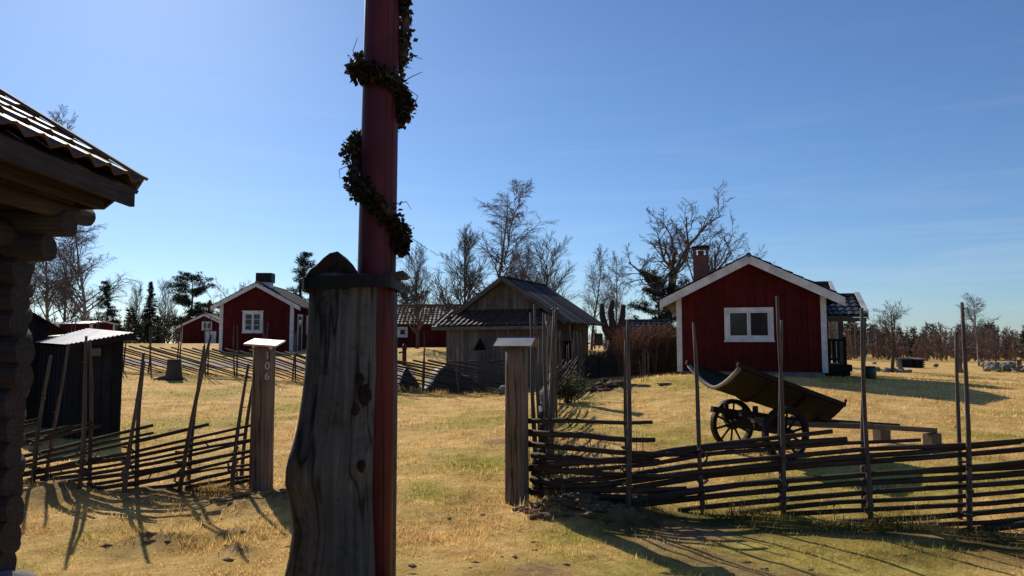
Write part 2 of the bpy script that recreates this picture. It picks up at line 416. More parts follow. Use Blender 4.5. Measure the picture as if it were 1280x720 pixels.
XX, YY = np.meshgrid(gx, gy); ZZ = gza(XX, YY)
ny, nx = XX.shape
verts = np.c_[XX.ravel(), YY.ravel(), ZZ.ravel()]
ii = np.arange(ny*nx).reshape(ny, nx)
quads = np.stack([ii[:-1, :-1], ii[:-1, 1:], ii[1:, 1:], ii[1:, :-1]], -1).reshape(-1, 4)
def npmesh(name, v, f, k, mat, smooth=False):
    me = bpy.data.meshes.new(name)
    me.vertices.add(len(v)); me.vertices.foreach_set('co', v.astype(np.float32).ravel())
    me.loops.add(f.size); me.loops.foreach_set('vertex_index', f.astype(np.int32).ravel())
    me.polygons.add(len(f)); me.polygons.foreach_set('loop_start', np.arange(0, f.size, k, dtype=np.int32))
    try: me.polygons.foreach_set('loop_total', np.full(len(f), k, dtype=np.int32))
    except Exception: pass
    me.update(calc_edges=True)
    if smooth: me.polygons.foreach_set('use_smooth', np.ones(len(f), bool))
    me.materials.append(mat)
    o = bpy.data.objects.new(name, me); COL.objects.link(o); return o
g = npmesh('ground', verts, quads, 4, M['ground'], True)
tag(g, kind='structure')
a = g.data.attributes.new('soil', 'FLOAT', 'POINT'); a.data.foreach_set('value', soil(XX.ravel(), YY.ravel()).astype(np.float32))

for nm_, fn_ in (('moss', mossf), ('painted_shade_moss', darkf)):
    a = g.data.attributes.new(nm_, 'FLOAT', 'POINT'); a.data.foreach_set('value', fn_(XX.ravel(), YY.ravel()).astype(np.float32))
# gravel road behind the far fence
rp = [(-60, 41), (-30, 38.5), (-20, 37), (-12, 34.5), (-6, 31.5), (-4, 29.8)]
mb = MB()
pts = []
for (a, b) in zip(rp[:-1], rp[1:]):
    for k in range(12): pts.append((a[0]+(b[0]-a[0])*k/12, a[1]+(b[1]-a[1])*k/12))
pts.append(rp[-1])
for i, (x, y) in enumerate(pts):
    for w in range(7):
        yy = y+(-1.7+3.4*w/6); mb.v.append(Vector((x, yy, gz(x, yy)+.02)))
    if i:
        for w in range(6): mb.face(((i-1)*7+w, i*7+w, i*7+w+1, (i-1)*7+w+1))
tag(mb.build('gravel_road', M['road'], None, True), kind='structure')

# grass
def grass():
    rs = np.random.RandomState(11); V = []; MO = []; DK = []
    def band(y0, y1, dens, h, w, lean, line=None):
        area = 0; xs = []; ys = []
        hw = lambda y: .80*y+2.5
        n = int((y1-y0)*(hw(y1)+hw(y0))*dens)
        y = rs.uniform(y0, y1, n); x = rs.uniform(-1, 1, n)*hw(y)
        if line is not None:
            n = dens; q = rs.rand(n)*(len(line)-1); k = q.astype(int); f_ = q-k; ln = np.array(line)
            x = ln[k, 0]*(1-f_)+ln[k+1, 0]*f_+rs.normal(0, .06, n); y = ln[k, 1]*(1-f_)+ln[k+1, 1]*f_+rs.normal(0, .06, n)
        keep = rs.rand(n) > np.clip(soil(x, y)*1.3-.1, 0, .97)
        cl = vnoise(x*3.1, y*3.1)+vnoise(x*9, y*9)*.7
        keep &= rs.rand(n) < np.clip(.65+cl*1.2, .12, 1)
        x, y, cl = x[keep], y[keep], cl[keep]; n = len(x)
        z = gza(x, y)-.004
        hh = h*rs.uniform(.5, 1.35, n)*np.clip(1+cl*1.1, .4, 2); ww = w*rs.uniform(.6, 1.4, n)
        az = rs.uniform(0, 6.283, n); le = np.clip(rs.normal(lean, .3, n), .05, 1.45)
        dx, dy = np.cos(az), np.sin(az); tx, ty = -dy, dx
        tw = rs.uniform(-.6, .6, n); wx, wy = tx*np.cos(tw)-dx*np.sin(tw), ty*np.cos(tw)-dy*np.sin(tw)
        a = np.c_[x-wx*ww, y-wy*ww, z]; b = np.c_[x+wx*ww, y+wy*ww, z]
        c = np.c_[x+dx*np.sin(le)*hh, y+dy*np.sin(le)*hh, z+np.cos(le)*hh]
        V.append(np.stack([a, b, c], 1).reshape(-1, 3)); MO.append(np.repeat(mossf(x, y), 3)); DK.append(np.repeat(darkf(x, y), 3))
    band(3.2, 6.5, 2600, .045, .0030, .85)
    band(6.5, 9.5, 1500, .05, .0042, .85)
    band(9.5, 14, 600, .055, .006, .8)
    band(14, 22, 200, .06, .010, .8)
    band(22, 34, 60, .07, .016, .8)
    band(6, 9, 2600, .13, .0035, .5, [(.25, 7.65), (1.2, 7.45), (1.95, 7.3), (2.6, 7.1), (3.35, 6.9), (4.2, 6.6), (6.5, 6.2)])
    band(6, 9, 1500, .12, .0035, .5, [(-2.8, 8.2), (-3.2, 8.3), (-3.7, 8.3), (-4.3, 8.35), (-5.0, 8.5), (-6, 8.7)])
    for (cx, cy, sx, sy, n) in [(-2.85, 6.42, .26, .07, 1500), (-2.45, 6.5, .2, .06, 900), (-2.25, 6.1, .14, .08, 600), (-2.3, 7.72, .4, .12, 2200), (-3.3, 6.2, .08, .04, 200), (.75, 7.1, .35, .1, 1500), (-.35, 5.75, .05, .04, 120), (.5, 5.5, .06, .05, 160), (-.6, 6.3, .06, .05, 130), (.2, 6.2, .05, .04, 120)]:
        q = rs.normal(0, 1, (max(2, n//60), 2))*[sx, sy]+[cx, cy]
        for (tx_, ty_) in q:
            band(6, 9, 60, .075, .0038, 1.0, [(tx_-.03, ty_), (tx_+.03, ty_+.02)])
    band(6, 9, 260, .12, .0035, .5, [(-.02, 7.35), (.18, 7.4)])
    band(6, 9, 1500, .14, .005, .5, [(.35, 8), (.55, 11), (.85, 15), (1.0, 19)])
    band(6, 9, 1800, .16, .009, .5, [(-12, 29.5), (-8.6, 27.8), (-6.4, 26.3), (-4, 24.8), (-1.9, 24.3), (0, 23.9)])
    v = np.concatenate(V); f = np.arange(len(v)).reshape(-1, 3)
    o = npmesh('grass', v, f, 3, M['grass'])
    for nm_, ar in (('moss', MO), ('painted_shade_moss', DK)):
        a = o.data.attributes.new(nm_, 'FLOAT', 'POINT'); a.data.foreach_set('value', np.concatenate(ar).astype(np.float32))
    tag(o, 'short dry straw coloured lawn grass with mossy green patches', 'grass', kind='stuff')
grass()

# ------------------------------------------------------------------ fences
def plen(path):
    S = [0]
    for a, b in zip(path[:-1], path[1:]): S.append(S[-1]+math.hypot(b[0]-a[0], b[1]-a[1]))
    return S
def pat(path, S, s):
    s = max(-5, s)
    for i in range(len(path)-1):
        if s <= S[i+1] or i == len(path)-2:
            t = (s-S[i])/(S[i+1]-S[i]); a, b = path[i], path[i+1]
            d = Vector((b[0]-a[0], b[1]-a[1], 0)).normalized()
            return Vector((a[0]+(b[0]-a[0])*t, a[1]+(b[1]-a[1])*t, 0)), d
def rail_mb(off, path, S, s0, s1, h0, h1, lat, r, rg, n=7, k=7, bumpy=.012):
    mb = MB(off); pts = []; rad = []
    avg = lambda s_: (gz(*pat(path, S, s_-.4)[0].xy)+gz(*pat(path, S, s_)[0].xy)+gz(*pat(path, S, s_+.4)[0].xy))/3
    g0_, g1_ = avg(s0), avg(s1)
    bend = rg.uniform(-.03, .03); ph = rg.uniform(0, 6)
    for i in range(n):
        t = i/(n-1); p, d = pat(path, S, s0+(s1-s0)*t); nrm = Vector((-d.y, d.x, 0))
        p = p+nrm*(lat+math.sin(t*4+ph)*.02)
        p.z = g0_+(g1_-g0_)*t+h0+(h1-h0)*t+bend*math.sin(math.pi*t)+rg.uniform(-bumpy, bumpy)*.7
        p.z = max(p.z, gz(p.x, p.y)-.02)
        pts.append(p); rad.append(r*(1.12-.35*t)*rg.uniform(.9, 1.1))
    mb.tube(pts, rad, k, jit=.1, rg=rg)
    # knots / snags
    for _ in range(rg.randint(0, 2)):
        i = rg.randint(1, n-2); d = Vector((rg.uniform(-.3, .3), rg.uniform(-1, .3), rg.uniform(-1, .6))).normalized()
        mb.tube([pts[i], pts[i]+d*rg.uniform(.05, .11)], [.010, .005], 4)
    return mb
def stake_mb(off, foot, top, r, rg, n=7, k=7):
    mb = MB(off); pts = []; rad = []
    f = Vector(foot)-Vector((0, 0, .08)); t_ = Vector(top); ph = rg.uniform(0, 6)
    for i in range(n):
        t = i/(n-1); p = f.lerp(t_, t)
        p += Vector((math.sin(t*5+ph), math.cos(t*4+ph), 0))*.012
        pts.append(p); rad.append(r*(1.1-.5*t)*rg.uniform(.9, 1.1))
    mb.tube(pts, rad, k, jit=.08, rg=rg)
    for _ in range(rg.randint(1, 3)):
        i = rg.randint(2, n-2); d = Vector((rg.uniform(-1, 1), rg.uniform(-1, 1), rg.uniform(0, .6))).normalized()
        mb.tube([pts[i], pts[i]+d*rg.uniform(.03, .05)], [.009, .005], 4)
    return mb
def tie_mb(off, p, d, r, rg):
    mb = MB(off); nrm = Vector((-d.y, d.x, 0)); pts = []
    tl = rg.uniform(-.06, .06)
    for i in range(11):
        a = 2*math.pi*i/10; pts.append(Vector(p)+nrm*math.cos(a)*(r+.045)+d*math.sin(a)*.045+Vector((0, 0, tl*math.cos(a)+.004*i)))
    mb.tube(pts, .011, 5); mb.tube([pts[0], pts[0]+nrm*.05+Vector((rg.uniform(-.04, .04), 0, -.06))], [.007, .003], 4); return mb
def fence(label, path, H, slope, ds, rr, sp=None, explicit=None, hs=(1.7, 2.1), up=1, seed=1, ties=True, ext=.25, k=7, sr=.025, clip0=0, clip1=0, group=None, level=None):
    rg = random.Random(seed); S = plen(path); L = S[-1]
    loc = Vector((*path[0], gz(*path[0])))
    root = thing('roundpole_fence', label, 'fence', loc, 0, group)
    pairs = []
    if explicit:
        for (f1, t1, f2, t2) in explicit:
            A = GP(*f1); At = P(t1[0], t1[1], A.y+rg.uniform(-.05, .05)); pairs.append(A)
            stake_mb(loc, A, At, sr, rg).build('stake', M['stake_wood'], root, True)
            if f2:
                B = GP(*f2); B = B+Vector((0, .16, 0)); B.z = gz(B.x, B.y); Bt = P(t2[0], t2[1], B.y)
                stake_mb(loc, B, Bt, sr*.95, rg).build('stake', M['stake_wood'], root, True)
    else:
        s = .25
        while s < L:
            p, d = pat(path, S, s); nrm = Vector((-d.y, d.x, 0))
            for sd in (-1, 1):
                q = p+nrm*sd*.07; q.z = gz(q.x, q.y)
                t = q+d*rg.uniform(-.22, .22)+nrm*rg.uniform(-.12, .12); t.z = q.z+rg.uniform(*hs)
                stake_mb(loc, q, t, sr, rg, 5, max(4, k-1)).build('stake', M['stake_wood'], root, True)
            p.z = gz(p.x, p.y); pairs.append(p); s += sp*rg.uniform(.85, 1.15)
    ln = H/math.tan(slope)
    s0 = -ln+ds*.4
    if level:
        s0 = -3.0
        for i in range(level[0]):
            hh = .08+(H-.02)*i/(level[0]-1)+rg.uniform(-.02, .02); e_ = level[1]*rg.uniform(.75, 1.15)
            rail_mb(loc, path, S, clip0+rg.uniform(-.05, .03), e_, hh, hh+rg.uniform(-.02, .05), rg.uniform(-.028, .028), rr*rg.uniform(.85, 1.2), rg, 7, k).build('rail', M['pole_wood'], root, True)
    while s0 < L:
        a, b = s0, s0+ln*rg.uniform(.9, 1.12)
        h = lambda s: -.015+(H+.03)*((s-s0)/ln if up > 0 else 1-(s-s0)/ln)
        a2, b2 = max(a, clip0+rg.uniform(-.05, .06)), min(b, L-clip1+rg.uniform(0, ext))
        if b2-a2 > .5:
            rail_mb(loc, path, S, a2, b2, h(a2)+rg.uniform(-.03, .03), h(b2)+rg.uniform(-.02, .06), rg.uniform(-.028, .028), rr*rg.uniform(.8, 1.2), rg, 7, k).build('rail', M['pole_wood'], root, True)
        s0 += ds*rg.uniform(.8, 1.2)
    if ties:
        for p in pairs:
            d = pat(path, S, 0)[1]
            for hh in (.18, .38, .56):
                if hh < H: tie_mb(loc, p+Vector((0, .03, hh*H/.85+rg.uniform(-.05, .05))), d, .03, rg).build('withe_tie', M['stake_wood'], root, True)
    return root
# right fence
pr0 = GP(646, 628)
f_r = [GP(785, 634), GP(878, 641), GP(980, 646), GP(1086, 653), GP(1213, 664)]
path = [(pr0.x+.14, pr0.y+.05)]+[(p.x, p.y+.07) for p in f_r]+[(f_r[-1].x+1.2, f_r[-1].y-.15), (f_r[-1].x+3.4, f_r[-1].y-.5)]
fence('long split-rail roundpole fence at right in front of the wooden cart', path, .76, R(7.2), .5, .0255, level=(7, 1.7),
      explicit=[((676, 614), (669, 380), (690, 606), (694, 385)), ((785, 634), (786, 400), (788, 628), (781, 425)), ((880, 641), (866, 403), None, None),
                ((981, 646), (972, 370), (984, 640), (976, 400)), ((1087, 653), (1077, 385), (1089, 645), (1080, 400)), ((1214, 664), (1203, 378), (1212, 655), (1196, 415)),
                ((1345, 672), (1340, 380), (1349, 668), (1352, 395))], seed=4)
# left fence
pl0 = GP(326, 611)
f_l = [GP(290, 611), GP(224, 613), GP(157, 614), GP(98, 606), GP(42, 600)]
path = [(f_l[-1].x-2.5, f_l[-1].y+.25)]+[(p.x, p.y+.07) for p in reversed(f_l)]+[(pl0.x-.12, pl0.y)]
fence('roundpole fence at left between log cabin corner and numbered gatepost', path, .62, R(9.5), .36, .021,
      explicit=[((289, 611), (309, 455), (294, 608), (318, 458)), ((223, 613), (262, 418), (226, 609), (254, 432)), ((156, 614), (178, 441), (160, 610), (179, 452)),
                ((99, 612), (110, 420), (104, 607), (112, 426)), ((40, 603), (62, 445), (48, 598), (84, 430)), ((-40, 600), (-30, 430), (-36, 596), (-44, 440))], seed=9)
# fence running back from the right gatepost
fence('roundpole fence running back from right gatepost toward the barn', [(.30, 7.75), (.50, 11), (.82, 15), (1.0, 18.9)], .95, R(9), .6, .024, sp=1.15, hs=(1.6, 2.15), seed=12, ties=False, sr=.019)
fence('short roundpole fence from rear gatepost to the grey barn side', [(1.25, 20.1), (1.75, 22), (2.35, 24.2)], .85, R(9), .6, .024, sp=.85, hs=(1.4, 2.0), seed=14, ties=False, k=6, sr=.019)
# far fence along the road
fb = [(-21, 33.2), (-16.5, 31.6), (-12.0, 29.6), (-8.6, 27.9), (-6.4, 26.4), (-4.0, 24.9), (-1.9, 24.4), (-.1, 24.0)]
fence('long far roundpole fence along the gravel road below the red cottage', fb, 1.05, R(10), .62, .031, sp=1.45, hs=(1.7, 2.4), up=-1, seed=21, ties=False, k=5, sr=.033)

# ------------------------------------------------------------------ gateposts
def post_mb(off, base, r, h, rg, n=14):
    mb = MB(off); pts = []; m = 9
    b = len(mb.v)
    for i in range(m):
        t = i/(m-1)
        for k in range(n):
            a = 2*math.pi*k/n; c, s_ = math.cos(a), math.sin(a)
            q = (abs(c)**3.2+abs(s_)**3.2)**(-1/3.2)
            rr = r*q*(1.04-.07*t)*(1+.012*math.sin(a*3+i)+rg.uniform(-.008, .008))
            mb.v.append(Vector(base)+Vector((c*rr, s_*rr, -.1+(h+.1)*t)))
    for i in range(m-1):
        for k in range(n):
            u = [(k/n*6.28*r, i*.2), ((k+1)/n*6.28*r, i*.2), ((k+1)/n*6.28*r, (i+1)*.2), (k/n*6.28*r, (i+1)*.2)]
            mb.face((b+i*n+k, b+i*n+(k+1) % n, b+(i+1)*n+(k+1) % n, b+(i+1)*n+k), u)
    mb.face(tuple(b+(m-1)*n+k for k in range(n))); return mb
rg = random.Random(2)
# left, with number and bright lid
t = thing('gatepost', 'gatepost with white number 106 and bright tilted metal lid', 'gatepost', pl0, 0)
post_mb(pl0, pl0, .118, 1.60, rg).build('post', M['post_wood'], t, True)
mb = MB(pl0); Mx = Matrix.Rotation(R(10), 3, 'X') @ Matrix.Rotation(R(4), 3, 'Y')
mb.box(pl0+Vector((.005, 0, 1.645)), (.37, .36, .018), Mx); mb.box(pl0+Vector((.0, .0, 1.615)), (.22, .2, .05), Mx)
mb.build('lid', M['sheet'], t, bevel=.004)
def text_mesh(ch, size, mat, name, parent, loc, rot):
    cu = bpy.data.curves.new('t', 'FONT'); cu.body = ch; cu.size = size; cu.extrude = .002; cu.align_x = 'CENTER'
    ob = bpy.data.objects.new('t', cu); COL.objects.link(ob)
    bpy.context.view_layer.update()
    me = bpy.data.meshes.new_from_object(ob.evaluated_get(bpy.context.evaluated_depsgraph_get()))
    bpy.data.objects.remove(ob); bpy.data.curves.remove(cu)
    me.materials.clear(); me.materials.append(mat); me.name = name
    o = bpy.data.objects.new(name, me); COL.objects.link(o); reg(o, parent); o.location = loc; o.rotation_euler = rot; return o
for i, ch in enumerate('106'):
    text_mesh(ch, .12, M['white'], 'digit', t, (.078, -.1235, 1.46-.115*i), (R(90), 0, 0))
# right, dark folded cap
t = thing('gatepost', 'gatepost with folded grey metal cap at start of right fence', 'gatepost', pr0, 0)
post_mb(pr0, pr0, .122, 1.61, rg).build('post', M['post_wood'], t, True)
mb = MB(pr0)
Mz = Matrix.Rotation(R(-14), 3, 'Z')
for sg in (-1, 1):
    mb.box(pr0+Mz @ Vector((0, sg*.095, 1.655)), (.40, .225, .008), Mz @ Matrix.Rotation(R(-24*sg), 3, 'X'))
q = [pr0+Mz @ Vector((-.15, y_, z_)) for y_, z_ in ((.12, 1.60), (-.12, 1.60), (-.12, 1.635), (0, 1.688), (.12, 1.635))]
mb.prism(q, Mz @ Vector((.30, 0, 0)))
mb.build('cap', M['sheetdk'], t)
# rear post
p2 = GP(689, 505)
t = thing('gatepost', 'bare grey gatepost standing behind, nearer the barn', 'gatepost', p2, 0)
post_mb(p2, p2, .15, 2.15, rg).build('post', M['post_wood'], t, True)
mb = MB(p2); mb.prism([p2+Vector((-.15, -.13, 2.14)), p2+Vector((.15, -.13, 2.14)), p2+Vector((.15, -.13, 2.17)), p2+Vector((-.15, -.13, 2.3))], (0, .26, 0)); mb.build('slanted_top', M['stake_wood'], t)

# ------------------------------------------------------------------ maypole
def maypole():
    rg = random.Random(5)
    PX, PY = -.883, 4.80
    base = Vector((-.95, 4.7, gz(-.95, 4.7)))
    t = thing('maypole', 'red maypole with leaf garland strapped to a bare trunk', 'maypole', base)
    # pole, slightly faceted
    mb = MB(base); H = 9.0; mb.tube([(PX-.004, PY, -.3), (PX, PY, 2), (PX+.02, PY, 5), (PX+.05, PY, H)], [.128, .124, .112, .085], 20, jit=0)
    mb.build('pole', M['redpole'], t, True)
    # supporting trunk
    prof = [(760, 352, 470), (720, 357, 467), (690, 364, 466), (655, 369, 465), (625, 365, 464), (602, 361, 464), (582, 364, 465), (560, 369, 466), (530, 375, 466), (500, 380, 468), (470, 384, 469), (430, 387, 470), (390, 389, 471), (358, 390, 472), (345, 391, 472)]
    mb = MB(base); n = 40; D = 4.6; b = 0
    rows = []
    for (y, l, r) in prof:
        a = P(l, y, D); c = P(r, y, D); rows.append(((a+c)/2, (c.x-a.x)/2))
    # finer
    fine = []
    for i in range(len(rows)-1):
        for k in range(4):
            q = k/4; fine.append((rows[i][0].lerp(rows[i+1][0], q), rows[i][1]*(1-q)+rows[i+1][1]*q))
    fine.append(rows[-1])
    kn = [(P(372, 590, 4.42), .13, .05), (P(456, 497, 4.4), .07, .035), (P(452, 470, 4.4), .06, .03), (P(450, 580, 4.4), .08, .05), (P(380, 575, 4.42), .1, .03), (P(415, 712, 4.38), .1, .04), (P(446, 520, 4.4), .05, .025)]
    for j, (c, w) in enumerate(fine):
        for k in range(n):
            a = 2*math.pi*k/n; ca, sa = math.cos(a), math.sin(a)
            q = (abs(ca)**2.5+abs(sa)**2.5)**(-1/2.5)
            rr = 1+.018*math.sin(5*a+c.z*2)+.012*math.sin(11*a+c.z*3)+.006*math.sin(23*a)
            p = c+Vector((ca*q*w*rr, sa*q*.2*rr, 0))
            for (kc, kr, kh) in kn:
                dd = (p-kc).length
                if dd < kr*2.2: p += Vector((ca*.6, sa, 0))*kh*(math.exp(-(dd/kr)**2)-.75*math.exp(-(dd/(kr*.35))**2))
            mb.v.append(p)
    m = len(fine)
    for j in range(m-1):
        for k in range(n):
            u = [(k/n*1.5, j*.05), ((k+1)/n*1.5, j*.05), ((k+1)/n*1.5, (j+1)*.05), (k/n*1.5, (j+1)*.05)]
            mb.face((j*n+k, j*n+(k+1) % n, (j+1)*n+(k+1) % n, (j+1)*n+k), u)
    mb.face(tuple((m-1)*n+k for k in range(n)))
    tr = mb.build('support_trunk', M['trunk'], t, True)
    # bark knots (dark)
    for (px, py, Y, rx, rz) in [(456, 494, 4.405, .045, .06), (450, 474, 4.405, .035, .03), (444, 512, 4.405, .03, .035), (371, 600, 4.47, .035, .05), (452, 583, 4.41, .03, .035), (415, 712, 4.40, .07, .035)]:
        mb = MB(base); mb.blob(P(px, py, Y+.012), (rx*.8, .011, rz), rg, 18, 8, .14); mb.build('bark_knot', M['darktop'], tr, True)
    # peaked trunk top
    mb = MB(base); D = 4.58
    sil = [(386, 346), (394, 340), (402, 333), (411, 324), (419, 317), (427, 316), (434, 322), (440, 330), (446, 339), (447, 346)]
    nn = len(sil); layers = [(-.16, .86), (-.10, .97), (0, 1.0), (.10, .9), (.16, .7)]
    c0 = P(418, 346, D)
    for (dy, sc) in layers:
        for (x, y) in sil:
            p = P(x, y, D); q = c0+(p-c0)*sc; q.y = D+dy; q += Vector((rg.uniform(-.007, .007), 0, rg.uniform(-.008, .008))); mb.v.append(q)
    for i in range(len(layers)-1):
        for k in range(nn-1):
            mb.face((i*nn+k, i*nn+k+1, (i+1)*nn+k+1, (i+1)*nn+k))
    mb.face(tuple(range(nn-1, -1, -1))); mb.face(tuple((len(layers)-1)*nn+k for k in range(nn)))
    mb.build('trunk_top', M['darktop'], t, False)
    # iron strap around both
    z0, z1 = P(430, 360, 4.38).z, P(430, 344, 4.38).z
    mb = MB(base); lx, rx = P(383, 352, 4.6).x, P(500, 352, 4.75).x; pts = []
    cx, cy, hx, hy = (lx+rx)/2, 4.665, (rx-lx)/2, .285
    n = 40; b = len(mb.v)
    for k in range(n):
        a = 2*math.pi*k/n; ca, sa = math.cos(a), math.sin(a); q = (abs(ca)**5+abs(sa)**5)**(-1/5)
        for (o, z) in ((0, z0), (0, z1), (-.012, z1), (-.012, z0)):
            mb.v.append(Vector((cx+ca*q*(hx+o), cy+sa*q*(hy+o), z+.012*ca)))
    for k in range(n):
        for i in range(4):
            k2 = (k+1) % n; mb.face((b+k*4+i, b+k2*4+i, b+k2*4+(i+1) % 4, b+k*4+(i+1) % 4))
    st = mb.build('iron_strap', M['iron'], t, True)
    st.data.polygons.foreach_set('use_smooth', [False]*len(st.data.polygons))
    mb = MB(base)   # board ends sticking out at both sides
    mb.prism([P(376, 349, 4.55), P(384, 354, 4.55), P(400, 356, 4.55), P(402, 344, 4.55), P(384, 346, 4.55)], (0, .2, 0))
    mb.prism([P(488, 347, 4.62), P(503, 347, 4.62), P(507, 344, 4.62), P(503, 338, 4.62), P(488, 341, 4.62)], (0, .2, 0))
    mb.build('wedge', M['bark'], t)
    # rear support, only its edge shows right of the pole
    mb = MB(base); mb.tube([(PX+.0, PY+.18, -.3), (PX+.005, PY+.18, 1.2), (PX, PY+.18, 2.0)], [.122, .114, .11], 12, squash=.9, jit=.03, rg=rg)
    mb.build('rear_support', M['trunk'], t, True)
    # garland: helix of leaves (angle: -90 = toward the road, 0 = right, 180 = left)
    zy = lambda y: P(475, y, 4.72).z
    key = [(-30, -60), (0, -20), (12, 20), (14, 58), (90, 62), (160, 66), (185, 78), (230, 88), (270, 92), (310, 98), (345, 106), (362, 124), (372, 130), (420, 138), (480, 152), (535, 170), (545, 200), (570, 222), (600, 238), (640, 256), (670, 268), (700, 282), (716, 296), (724, 308)]
    pts = []
    for (a, y), (a2, y2) in zip(key[:-1], key[1:]):
        for k in range(14):
            q = k/14; aa = R(a+(a2-a)*q); z = zy(y+(y2-y)*q); pts.append((aa, z))
    mb = MB(base); core = []
    for i, (aa, z) in enumerate(pts):
        rad = .155+.012*math.sin(i*.3)
        c = Vector((PX+math.cos(aa)*rad, PY+math.sin(aa)*rad, z)); core.append(c)
    mbc = MB(base); mbc.tube(core[::3], [.03]*len(core[::3]), 5, jit=.3, rg=rg)
    # leaves
    for i, c in enumerate(core):
        side = abs(math.cos(pts[i][0])); nlv = int(20+12*math.sin(i*.13)+6*math.sin(i*.41))
        for _ in range(nlv):
            o = Vector((rg.gauss(0, 1), rg.gauss(0, 1), rg.gauss(0, 1))); o.normalize(); o *= .058*rg.random()**.4*(1.0+.3*math.sin(i*.21)+.2*math.sin(i*.53)); o.z -= .03*rg.random()**2
            p = c+o+Vector((0, 0, -.005))
            d = (o.normalized()*.6+Vector((rg.uniform(-1, 1), rg.uniform(-1, 1), rg.uniform(-1.3, .4)))).normalized()
            w = d.orthogonal().normalized(); w.rotate(Matrix.Rotation(rg.uniform(0, 6.3), 3, d)); L_ = rg.uniform(.02, .05); W = L_*.36
            nrm = d.cross(w)
            mb.poly([p, p+d*L_*.5+w*W+nrm*.004, p+d*L_, p+d*L_*.5-w*W+nrm*.004])
    gl = mb.build('leaf_garland', M['garland'], t)
    mbc.build('garland_core', M['bark'], gl, True)
    for (a, b, c) in [((448, 80), (441, 64), (447, 47)), ((500, 78), (510, 68), (528, 74)), ((502, 104), (514, 96), (528, 90)), ((506, 108), (522, 120), (516, 138)), ((516, 138), (510, 141), (502, 138)), ((488, 256), (508, 252), (514, 262)), ((502, 292), (518, 300), (535, 312)), ((440, 205), (424, 212), (425, 224))]:
        mb = MB(base); mb.tube([P(*a, 4.72), P(*b, 4.68), P(*c, 4.68)], [.0035, .0028, .002], 4); mb.build('garland_wire', M['bark'], gl)
maypole()

# ------------------------------------------------------------------ roofs and houses
def tile_slope(mb, o, u, v, ul, vl, tw=.24, co=.34, amp=.035, k=4, step=.028):
    """pantiles: o lower corner, u along eave, v up the slope"""
    o, u, v = Vector(o), Vector(u).normalized(), Vector(v).normalized(); n = u.cross(v).normalized()
    if n.z < 0: n = -n
    nu = max(1, round(ul/tw)); nv = max(1, round(vl/co)); tw = ul/nu; co = vl/nv
    for j in range(nv):
        for i in range(nu):
            b = len(mb.v); jit = .004*math.sin(i*12.9+j*78.2)
            for (vv, hh) in ((j*co-.0, step*.25), (j*co, step+jit), ((j+1)*co, .0)):
                for q in range(k+1):
                    x = q/k; h = amp*(math.cos(x*2*math.pi)*.5+.5)**.8
                    mb.v.append(o+u*(i+x*.999)*tw+v*vv+n*(h*1+hh+.012))
            w = k+1
            for r in range(2):
                for q in range(k): mb.face((b+r*w+q, b+r*w+q+1, b+(r+1)*w+q+1, b+(r+1)*w+q))
def boards(mb, x0, x1, y, z0, topf, bw=.16, face=-1, bat=.03, th=.02):
    """vertical boards with battens in the plane y; topf(x) gives height"""
    n = max(1, round((x1-x0)/bw)); w = (x1-x0)/n
    for i in range(n):
        a, b = x0+i*w, x0+(i+1)*w
        zt0, zt1 = topf(a), topf(b)
        g = .004
        pts = [(a+g, y, z0), (b-g, y, z0), (b-g, y, zt1), (a+g, y, zt0)]
        if a < 0 < b and abs(topf(0)-(zt0+zt1)/2) > .01: pts = [(a+g, y, z0), (b-g, y, z0), (b-g, y, zt1), (0, y, topf(0)), (a+g, y, zt0)]
        mb.prism(pts, (0, -face*th, 0)) if face < 0 else mb.prism([(p[0], p[1]-th, p[2]) for p in pts], (0, th, 0))
        if bat and i:
            zt = topf(a)-.02
            mb.box((a, y+face*(bat*.5), (z0+zt)/2), (.045, bat, zt-z0))
